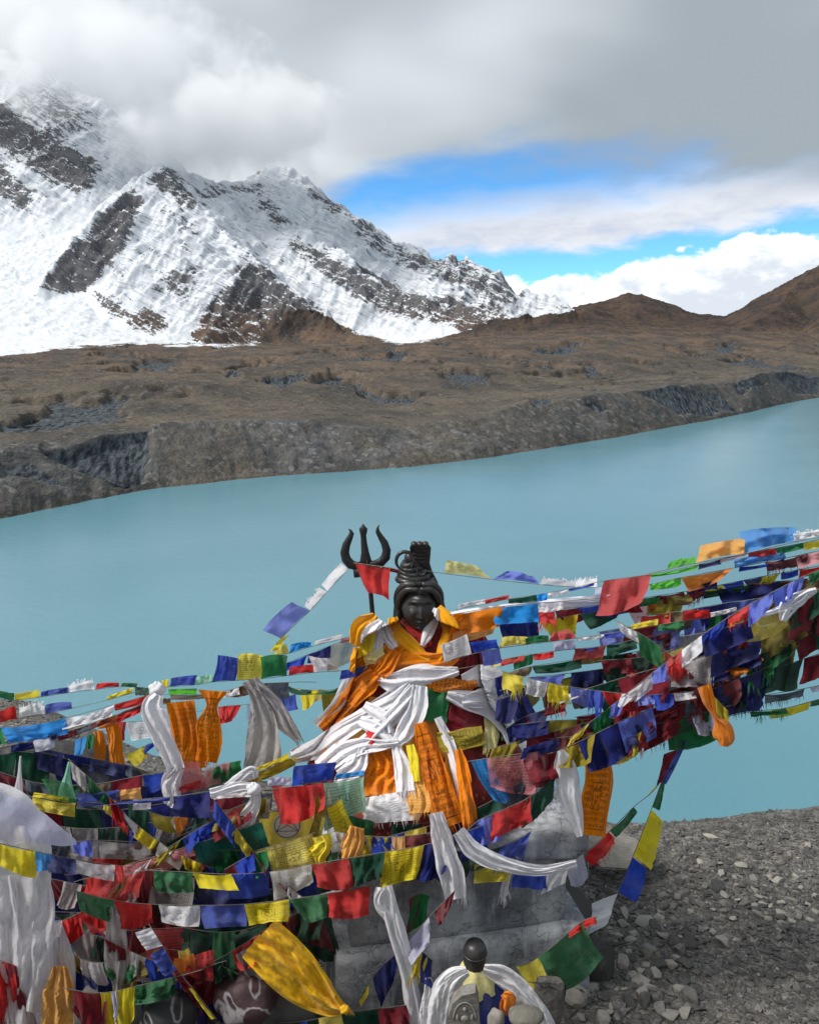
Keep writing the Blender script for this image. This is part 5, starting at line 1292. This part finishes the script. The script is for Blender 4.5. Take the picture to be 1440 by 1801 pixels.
scarf('short amber cloth with a gap, hanging left of the narrow amber one', [[(172, 1286, 16), (176, 1310, 20), (174, 1338, 20)]], 'a', Y=4.05, amp=.01, folds=2, name='prayer_cloth', group='orange prayer cloths', k=.7, fr=False)
scarf('grey-white scarf fanning out in two long tails over the lake', [[(440, 1196, 30), (452, 1225, 26), (462, 1265, 46), (462, 1310, 62), (460, 1350, 64)], [(442, 1198, 24), (470, 1228, 26), (495, 1262, 34), (524, 1302, 14)]], 't', Y=3.8, amp=.02, folds=2.4, k=1.15)
scarf('pale mint gauze triangle hanging by a thread in the left cluster', [[(122, 1340, 4), (118, 1370, 14), (116, 1405, 34)]], 's', Y=3.52, amp=.008, folds=1.5, mat=M_GAUZE, fr=False, name='gauze_scrap', cat='cloth', group='gauze scraps')
scarf('small white gauze triangle hanging by a thread at far left', [[(36, 1330, 3), (34, 1365, 8), (32, 1404, 22)]], 'w', Y=3.5, amp=.006, folds=1.5, mat=M_GAUZE, fr=False, name='gauze_scrap', cat='cloth', group='gauze scraps')
scarf('cream scarf end crumpled left of the knotted white scarf', [[(398, 1385, 14), (420, 1372, 22), (442, 1358, 22), (448, 1370, 12)]], 'w', Y=3.42, amp=.012, folds=2, fr=False, k=.72)
scarf('white scarf knotted on the middle line with a twisted tail', [[(370, 1397, 18), (410, 1386, 20), (442, 1384, 16)], [(446, 1388, 18), (448, 1410, 22), (436, 1440, 30), (424, 1462, 34)]], 'w', Y=3.36, amp=.012, knots=[(446, 1388, 12, 3.33)], fr=False, k=.85)
scarf('big sheer white drape filling the left edge', [[(-30, 1396, 60), (10, 1440, 110), (32, 1500, 122), (40, 1600, 104), (42, 1690, 96), (44, 1815, 70)], [(62, 1530, 46), (68, 1610, 56), (64, 1700, 52), (50, 1780, 46)], [(10, 1540, 40), (14, 1650, 44), (24, 1760, 44), (28, 1825, 24)]], 'w', Y=2.98, amp=.026, folds=1.5, mat=M_GAUZE, fr=False)
def gauze_sheet():
    n_, m_ = 40, 24
    U, V = np.meshgrid(np.linspace(0, 1, n_), np.linspace(0, 1, m_))
    tx = -60+194*U; ty = np.interp(tx, [-60, 0, 40, 80, 110, 134], [1372, 1394, 1408, 1432, 1458, 1478])
    by = np.interp(tx, [-60, 0, 40, 80, 110, 134], [1500, 1496, 1490, 1482, 1484, 1484])+5*np.sin(U*9)
    px = tx-10*V*(1-U); py = ty+(by-ty)*V
    dg = (tx*.8+(py-1372)*.55)/26.0
    D = .016*(fbm(dg+3, py/90, 3, 3, .5, True)-.6)+.010*np.sin(dg*2.1+V*2)*(1-U*.7)+.02*V
    return unproj(px, py, 2.93+D)
G = gauze_sheet(); gl_ = Vector([float(v) for v in G[0, 0]])
gz_ = empty('ceremonial_scarf', gl_, 'lilac-white gauze sheet sloping from the left edge to a loop', 'scarf', 'ceremonial scarves')
o = grid_mesh('cloth', G-np.array(gl_), M_GAUZE, gz_, uv=True); colour(o, 'x', 0, 1.05, .02)
scarf('grey-white gauze bunched to the right of the big drape', [[(96, 1620, 26), (104, 1680, 46), (110, 1740, 50), (100, 1810, 50)]], 'w', Y=3.02, amp=.02, folds=2.4, mat=M_GAUZE, fr=False, k=.85)
scarf('peach cloth hanging under the grey-white gauze', [[(104, 1700, 26), (104, 1740, 50), (98, 1810, 58)]], 'z', Y=2.97, amp=.022, folds=2.6, fr=False, k=.8)
scarf('grey-white scarf hanging straight between the red flags', [[(200, 1592, 28), (204, 1640, 38), (206, 1700, 40), (206, 1728, 22), (206, 1748, 16)]], 't', Y=3.06, amp=.016, folds=2.0, k=1.25, fr=False)
scarf('golden yellow scarf folded and tied, slanting to a knot', [[(440, 1664, 50), (478, 1692, 70), (528, 1738, 58), (574, 1770, 40), (604, 1779, 12)], [(470, 1634, 44), (506, 1668, 50), (550, 1716, 40), (590, 1762, 24), (612, 1776, 8)]], 'j', Y=2.98, amp=.022, folds=1.7, k=1.0, bulge=.010, knots=[(606, 1776, 9, 2.95)])
scarf('grey scarf end hanging beneath the golden scarf', [[(428, 1672, 30), (450, 1705, 44), (478, 1738, 30)]], 't', Y=3.04, amp=.014, fr=False, k=.7)
scarf('long white ribbon hanging down before the pedestal', [[(676, 1560, 26), (690, 1610, 32), (706, 1670, 30), (722, 1740, 28), (732, 1812, 34)], [(672, 1562, 20), (668, 1590, 22), (688, 1620, 16)]], 'w', Y=3.1, amp=.012, folds=1.8, fr=False)
scarf('short white scarf folded beside the small idol', [[(752, 1720, 10), (756, 1745, 20), (748, 1780, 22), (752, 1812, 26)]], 'w', Y=3.06, amp=.012, fr=False)
scarf('white scarf with fringed end hanging over the front row', [[(766, 1430, 26), (776, 1475, 36), (792, 1530, 44), (802, 1582, 38)]], 'w', Y=3.14, amp=.016, folds=2.0)
scarf('white scarf looping right along the cap slab', [[(806, 1462, 24), (836, 1498, 32), (888, 1522, 27), (950, 1531, 20), (1014, 1519, 14)]], 'w', Y=3.14, amp=.018, folds=2.8, fr=False)
scarf('white scarf hanging at the right from the indigo line', [[(985, 1320, 12), (994, 1350, 40), (1000, 1395, 40), (1012, 1435, 30), (1020, 1472, 12)]], 'w', Y=3.36, amp=.016, folds=1.8, fr=False)
scarf('printed orange cloth hanging right of the white scarf end', [[(1052, 1325, 44), (1052, 1370, 50), (1046, 1420, 52), (1040, 1470, 46)]], 'a', Y=3.48, amp=.018, folds=2.6, ink=.8, mat=M_FLAG, name='prayer_cloth', group='orange prayer cloths', fr=False, k=.9)
scarf('orange scarf tied on the right lines with a balloon-like end', [[(1238, 1206, 26), (1246, 1232, 22), (1258, 1262, 10), (1268, 1278, 34), (1274, 1298, 36), (1272, 1313, 14)]], 'a', Y=3.3, amp=.014, folds=1.8, bulge=.04, fr=False)
scarf('white scarf tail knotted high at the right edge', [[(1436, 1038, 10), (1408, 1050, 22), (1386, 1068, 30), (1376, 1092, 12)], [(1420, 1046, 14), (1400, 1062, 16), (1340, 1082, 8)]], 'w', Y=3.28, amp=.012, fr=False, k=.8)

# ---- shawls on the statue
ST = dict(body=True, group='shawls wrapped round the statue', name='shawl', cat='shawl')
scarf('maroon and gold shawl over the right shoulder of the statue', [[(822, 1098, 30), (842, 1140, 40), (838, 1190, 50), (830, 1240, 60), (835, 1295, 60)]], 'm', off=.015, ink=.3, folds=3, fr=False, **ST)
scarf('peach and white underskirt spread over the lap of the statue', [[(720, 1235, 150), (712, 1290, 190), (705, 1350, 200), (700, 1400, 170)]], 'z', off=.012, folds=8, amp=.02, fr=False, k=.8, **ST)
scarf('orange printed shawl falling over the left arm', [[(712, 1128, 34), (690, 1152, 44), (660, 1176, 46), (630, 1215, 40), (600, 1250, 32), (566, 1284, 22)]], 'a', off=.045, folds=3.0, amp=.018, ink=.6, fr=False, **ST)
scarf('pink-white shawl edge running along the orange arm shawl', [[(650, 1150, 20), (622, 1190, 26), (596, 1240, 30), (560, 1280, 26)]], 'w', off=.03, folds=1.6, fr=False, k=.85, **ST)
scarf('saffron band wrapped across the chest', [[(688, 1166, 24), (720, 1162, 34), (760, 1164, 32), (790, 1160, 26), (806, 1154, 14)]], 'a', off=.06, folds=1.8, fr=False, k=1.05, **ST)
scarf('yellow collar falling in a lapel on the left of the face', [[(690, 1086, 16, 3.9), (694, 1106, 24, 3.86), (710, 1126, 28, 3.84), (736, 1150, 26, 3.8), (756, 1162, 14, 3.78)]], 'f', off=.055, folds=1.8, amp=.010, fr=False, k=1.0, **ST)
scarf('yellow collar falling in a lapel on the right of the face', [[(770, 1068, 14, 3.95), (784, 1086, 24, 3.9), (792, 1110, 30, 3.86), (786, 1138, 32, 3.82), (776, 1164, 26, 3.78)]], 'f', off=.055, folds=1.8, amp=.010, fr=False, k=1.0, **ST)
scarf('pale pink cloth between face and right lapel', [[(768, 1070, 10, 3.92), (762, 1092, 18, 3.88), (752, 1115, 18, 3.86), (742, 1136, 8, 3.84)]], 'w', off=.05, folds=1.4, amp=.008, fr=False, k=.8, **ST)
scarf('red printed cloth showing at the throat', [[(712, 1106, 14, 3.9), (735, 1124, 40, 3.88), (742, 1142, 30, 3.86)]], 'r', off=.025, folds=1.6, fr=False, k=.6, ink=.3, **ST)
scarf('yellow cloth bunched on the left shoulder', [[(660, 1082, 14, 3.95), (650, 1094, 36, 3.92), (634, 1112, 40, 3.9), (622, 1134, 18, 3.9)], [(632, 1140, 22, 3.88), (628, 1165, 26, 3.86), (618, 1182, 14, 3.86)]], 'f', off=.05, folds=2.2, amp=.016, fr=False, k=1.0, **ST)
scarf('white knotted scarf on the left shoulder', [[(672, 1092, 16, 3.9), (660, 1112, 40, 3.86), (652, 1138, 36, 3.84), (648, 1152, 16, 3.84)], [(676, 1098, 18, 3.88), (682, 1120, 22, 3.85), (694, 1140, 14, 3.83)]], 'w', off=.06, folds=2.2, amp=.018, fr=False, k=.9, **ST)
scarf('lime-yellow cuff below the white shoulder knot', [[(640, 1160, 22, 3.82), (658, 1154, 28, 3.8), (676, 1150, 18, 3.8)]], 'c', off=.07, folds=1.6, fr=False, k=.85, **ST)
scarf('orange twisted knot scarf at the left chest', [[(700, 1146, 20), (682, 1168, 36), (664, 1186, 22), (672, 1200, 14)], [(662, 1186, 26), (640, 1206, 40), (612, 1234, 30)]], 'a', off=.075, folds=3, amp=.02, ink=.4, fr=False, **ST)
scarf('white shawl crossing the belly from right to left', [[(806, 1180, 14), (770, 1186, 34), (730, 1192, 44), (692, 1200, 36), (664, 1196, 16)]], 'w', off=.08, folds=2.0, amp=.018, fr=False, **ST)
scarf('broad white shawl falling from belly to left knee', [[(722, 1200, 30), (690, 1232, 36), (646, 1258, 32), (600, 1286, 34), (556, 1318, 34), (512, 1332, 26)]], 'w', off=.075, folds=2.2, amp=.022, fr=False, **ST)
scarf('long white shawl twisting down the lap to the lower left', [[(728, 1208, 28), (700, 1250, 32), (664, 1288, 28), (628, 1322, 34), (588, 1354, 28)]], 'w', off=.09, folds=2.2, amp=.022, fr=False, k=.95, **ST)
scarf('white shawl tail hanging down the middle of the lap', [[(738, 1206, 28), (730, 1250, 38), (712, 1290, 32), (698, 1312, 18), (706, 1345, 30), (712, 1392, 36)]], 'w', off=.10, folds=2.0, amp=.018, **ST)
scarf('white shawl end tied low on the left of the lap', [[(560, 1350, 30), (600, 1326, 36), (640, 1312, 30), (672, 1310, 20), (700, 1306, 14)], [(640, 1318, 20), (630, 1345, 30), (606, 1372, 34), (596, 1388, 24)]], 'w', off=.11, folds=2.4, amp=.02, fr=False, k=.92, **ST)
scarf('white shawl loop across the left thigh', [[(632, 1266, 18), (660, 1280, 28), (690, 1300, 22), (706, 1310, 12)], [(640, 1240, 16), (672, 1262, 26), (684, 1290, 18)]], 'w', off=.10, folds=1.8, amp=.016, fr=False, k=.9, **ST)
scarf('grey-white shawl flap on the right hip', [[(812, 1196, 20, 3.8), (846, 1190, 40, 3.78), (872, 1198, 44, 3.78), (886, 1212, 24, 3.78)]], 'w', off=.06, folds=1.2, amp=.008, fr=False, k=.78, **ST)
scarf('orange printed shawl under the right forearm', [[(750, 1200, 18), (782, 1206, 30), (812, 1208, 26), (840, 1202, 10)]], 'a', off=.075, folds=1.6, ink=.8, fr=False, **ST)
scarf('white shawl sweeping down to the right knee', [[(786, 1222, 16), (820, 1232, 34), (862, 1240, 44), (892, 1268, 46), (912, 1310, 34)], [(884, 1216, 20), (846, 1228, 34), (812, 1236, 16)]], 'w', off=.085, folds=2.0, amp=.02, fr=False, k=.97, **ST)
scarf('green flag cloth tucked in at the belly', [[(756, 1212, 60), (756, 1240, 66), (752, 1268, 60)]], 'g', off=.06, folds=1.5, ink=.2, fr=False, **ST)
scarf('crimson cloth spread over the right thigh', [[(800, 1236, 50), (815, 1262, 90), (820, 1292, 96)]], 'm', off=.04, folds=2.5, fr=False, **ST)
scarf('cream scarf hanging over the right knee', [[(862, 1262, 22), (864, 1290, 26), (862, 1318, 24)]], 'c', off=.06, folds=1.6, k=.8, **ST)
scarf('green cloth folded over the right knee edge', [[(894, 1258, 30), (898, 1280, 36), (896, 1304, 30)]], 'g', off=.06, folds=1.6, fr=False, k=.9, **ST)
scarf('dark yellow printed cloth over the right lap', [[(770, 1306, 34), (810, 1302, 38), (850, 1292, 34)]], 'o', off=.08, folds=1.2, amp=.01, ink=.8, fr=False, k=1.1, **ST)
scarf('orange skirt bunched in the middle of the lap', [[(652, 1318, 60), (655, 1350, 84), (658, 1400, 84)]], 'a', off=.06, folds=5, amp=.02, fr=False, k=1.05, **ST)
scarf('orange skirt end showing at the left knee', [[(600, 1250, 18), (590, 1290, 28), (575, 1330, 30), (560, 1352, 20)], [(560, 1352, 20), (545, 1364, 26), (518, 1366, 18)]], 'a', off=.05, folds=2.5, ink=.3, fr=False, **ST)
scarf('white fringed hem hanging over the cap slab', [[(684, 1396, 92), (688, 1420, 104), (690, 1446, 100)]], 'w', off=.07, folds=6, amp=.012, k=.9, **ST)
scarf('pale printed hem in orange and grey at the centre', [[(735, 1360, 34), (740, 1400, 50), (742, 1430, 52)]], 'z', off=.085, folds=3, amp=.012, ink=.5, **ST)
scarf('long orange printed scarf hanging to the cap slab', [[(738, 1272, 22), (750, 1310, 36), (764, 1360, 44), (780, 1410, 52), (796, 1452, 56)]], 'a', off=.11, folds=2.4, amp=.016, ink=.8, mat=M_FLAG, **ST)
scarf('narrow orange scarf hanging right of the long printed one', [[(806, 1318, 12), (812, 1350, 22), (820, 1400, 26), (826, 1458, 28)]], 'a', off=.12, folds=1.6, amp=.012, **ST)
scarf('white scarf strip between the two orange scarves', [[(770, 1262, 14), (790, 1310, 18), (806, 1370, 16), (814, 1420, 14)]], 'w', off=.09, folds=1.4, fr=False, k=.9, **ST)
scarf('yellow strip beside the long orange scarf', [[(722, 1310, 14), (728, 1345, 18), (732, 1375, 14)]], 'y', off=.10, folds=1.2, fr=False, **ST)
scarf('small red cloth peeping between the white folds', [[(648, 1286, 12), (654, 1298, 18), (652, 1310, 10)]], 'r', off=.115, folds=1.2, fr=False, **ST)

# ================================================================ BOTTOM: SMALL IDOL, PAINTED STONES
il = atY(835, 1800, 3.05); il.z = GZ0
idol = empty('small_idol', il, 'small black-headed idol wrapped in navy cloth at the foot of the pedestal', 'idol')
hp = atY(835, 1680, 3.05)
def idol_head():
    V, Fc = [], []
    rows = [(-.10, .038), (-.07, .043), (-.045, .046), (-.01, .049), (.02, .049), (.035, .047), (.052, .040), (.063, .027), (.069, .012)]
    for zz, r_ in rows:
        for j in range(28):
            a = 2*math.pi*j/28; k = 1+.05*max(0, -math.sin(a))**3*math.exp(-((zz+.01)/.02)**2)
            V.append(hp+Vector((r_*1.0*math.cos(a)*k, r_*1.08*math.sin(a)*k, zz)))
    for i in range(len(rows)-1):
        for j in range(28): Fc.append((i*28+j, i*28+(j+1) % 28, (i+1)*28+(j+1) % 28, (i+1)*28+j))
    Fc.append(tuple((len(rows)-1)*28+j for j in range(28)))
    band = tube([hp+Vector((.0495*math.cos(a), .0535*math.sin(a), .012)) for a in np.linspace(0, 2*math.pi, 30, endpoint=False)], .0035, 6, True)
    return joined((V, Fc), band)
part('head', idol_head(), M_BLACK, idol, il)
def cone_cloth(c, rows, folds, amp, seed):
    V, Fc = [], []; n_ = 64
    for zz, rx_, ry_ in rows:
        for j in range(n_):
            a = 2*math.pi*j/n_; k = 1+amp*math.sin(folds*a+seed+zz*8)
            V.append(c+Vector((rx_*k*math.cos(a), ry_*k*math.sin(a), zz)))
    for i in range(len(rows)-1):
        for j in range(n_): Fc.append((i*n_+j, i*n_+(j+1) % n_, (i+1)*n_+(j+1) % n_, (i+1)*n_+j))
    return V, Fc
def cpart(name, VF, c, parent, loc, mat=None, k=1.0):
    o = part(name, VF, mat or M_SCARF, parent, loc); o.data.uv_layers.new(name='UVMap'); colour(o, c, 0, k, .03); return o
cpart('neck_scarf', cone_cloth(hp, [(-.150, .098, .090), (-.115, .086, .080), (-.092, .072, .068), (-.072, .064, .062), (-.055, .056, .056), (-.044, .049, .050)], 7, .06, 1), 'c', idol, il, k=.85)
cpart('robe', cone_cloth(hp, [(-.75, .20, .16), (-.50, .19, .15), (-.30, .165, .13), (-.20, .14, .11), (-.14, .10, .085), (-.115, .07, .066)], 11, .05, 2), 'n', idol, il)
scarf('white scarf draped over the shoulders of the small idol to the left', [[(822, 1708, 18), (798, 1722, 40), (780, 1752, 52), (768, 1790, 50), (762, 1830, 46)]], 'w', Y=2.93, amp=.014, fr=False)
scarf('white scarf draped over the shoulders of the small idol to the right', [[(850, 1704, 18), (880, 1716, 36), (912, 1740, 38), (940, 1772, 34), (964, 1812, 30)]], 'w', Y=2.93, amp=.014, fr=False)
scarf('orange and pink offering cloth in front of the small idol', [[(884, 1748, 10), (894, 1756, 26), (890, 1774, 22), (900, 1782, 10)]], 'a', Y=2.84, amp=.014, folds=2, fr=False, name='offering_cloth', cat='cloth', group=None)
# carved stone tablet leaning before the idol
tl = atY(815, 1812, 2.82)
tablet = empty('carved_stone_tablet', tl, 'carved grey stone tablet leaning in front of the small idol', 'tablet')
def tablet_mesh():
    out = [(786, 1840), (788, 1790), (796, 1766), (812, 1752), (836, 1747), (841, 1766), (845, 1840)]
    V = [atY(x_, y_, 2.82) for x_, y_ in out]+[atY(x_, y_, 2.82)+Vector((.005, .05, .004)) for x_, y_ in out]
    n_ = len(out); Fc = [tuple(range(n_))[::-1], tuple(range(n_, 2*n_))]+[(i, (i+1) % n_, n_+(i+1) % n_, n_+i) for i in range(n_)]
    return V, Fc
part('slab', tablet_mesh(), M_STONE, tablet, tl, False)
figs = [ellip(atY(x_, y_, 2.8175), (rx_*.8, .005, rz_*.8), 16, 10) for x_, y_, rx_, rz_ in ((817, 1776, .009, .011), (817, 1793, .019, .020), (817, 1810, .028, .014), (804, 1790, .006, .016), (830, 1790, .006, .016))]
figs.append(tube([atY(817+20*math.cos(a), 1794+30*math.sin(a), 2.8195) for a in np.linspace(math.pi, 2*math.pi, 18)], .003, 6))
part('relief', joined(*figs), M_STONE, tablet, tl)
def rk(px, py, Y, dims, seed, mat, label, amp=.16, name='stone', cat='stone', rot=0):
    me = boulder_mesh(name, seed, dims, amp); o = put(name, me, atY(px, py, Y), (0, 0, rot), 1, mat); return tag(o, label, cat)
rk(925, 1788, 2.78, (.07, .05, .035), 31, M_PALE, 'cream rounded stone offered before the small idol')
rk(872, 1795, 2.80, (.035, .03, .05), 32, M_PALE, 'pale pointed stone beside the carved tablet')
rk(905, 1772, 2.84, (.035, .03, .022), 33, M_PALE, 'small tan stone on the offering heap')
def painted(name, base, col):
    m, t, p = material(name)
    pos = t.coord('Object'); n = t.noise(pos, 4.2, 3, .5, .6); n2 = t.noise(pos, 40, 4, .6)
    g = t.mix(n2, base, tuple(2*c for c in base))
    f = t.math('MULTIPLY', t.ss(t.math('ABSOLUTE', t.math('SUBTRACT', n, .52)), .03, .006), t.ss(t.sep(pos)[1], .02, -.05))
    t.l.new(t.mix(t.math('MULTIPLY', f, .55), g, col), p.inputs['Base Color']); p.inputs['Roughness'].default_value = .6
    t.l.new(t.bump(n2, .4, .01), p.inputs['Normal']); return m
M_PB = painted('black_stone_white_paint', (.012, .012, .014), (.42, .42, .44))
M_PM = painted('maroon_stone_white_paint', (.035, .016, .018), (.50, .48, .50))
rk(296, 1792, 2.92, (.115, .10, .11), 41, M_PB, 'round black stone smeared with white paint at the bottom', .10)
rk(432, 1755, 3.02, (.13, .10, .10), 42, M_PM, 'maroon stone with white painted lines under the flags', .28)
rk(500, 1775, 3.2, (.16, .12, .10), 43, M_DARKROCK, 'dark boulder in shadow behind the golden scarf')
rk(210, 1775, 3.2, (.2, .15, .14), 44, M_DARKROCK, 'dark boulder behind the lowest flags at left')
rk(90, 1390, 4.35, (.45, .3, .30), 45, M_DARKROCK, 'large dark boulder added as dark backing behind the left flags')  # added rock mass, keeps the gaps between the left flags dark
rk(300, 1440, 4.2, (.45, .3, .22), 46, M_DARKROCK, 'low dark boulder added as dark backing behind the middle of the left cluster')  # second added boulder, darkens the background of the cluster
rk(460, 1700, 3.55, (.22, .18, .22), 47, M_STONE, 'grey boulder leaning on the left side of the pedestal')
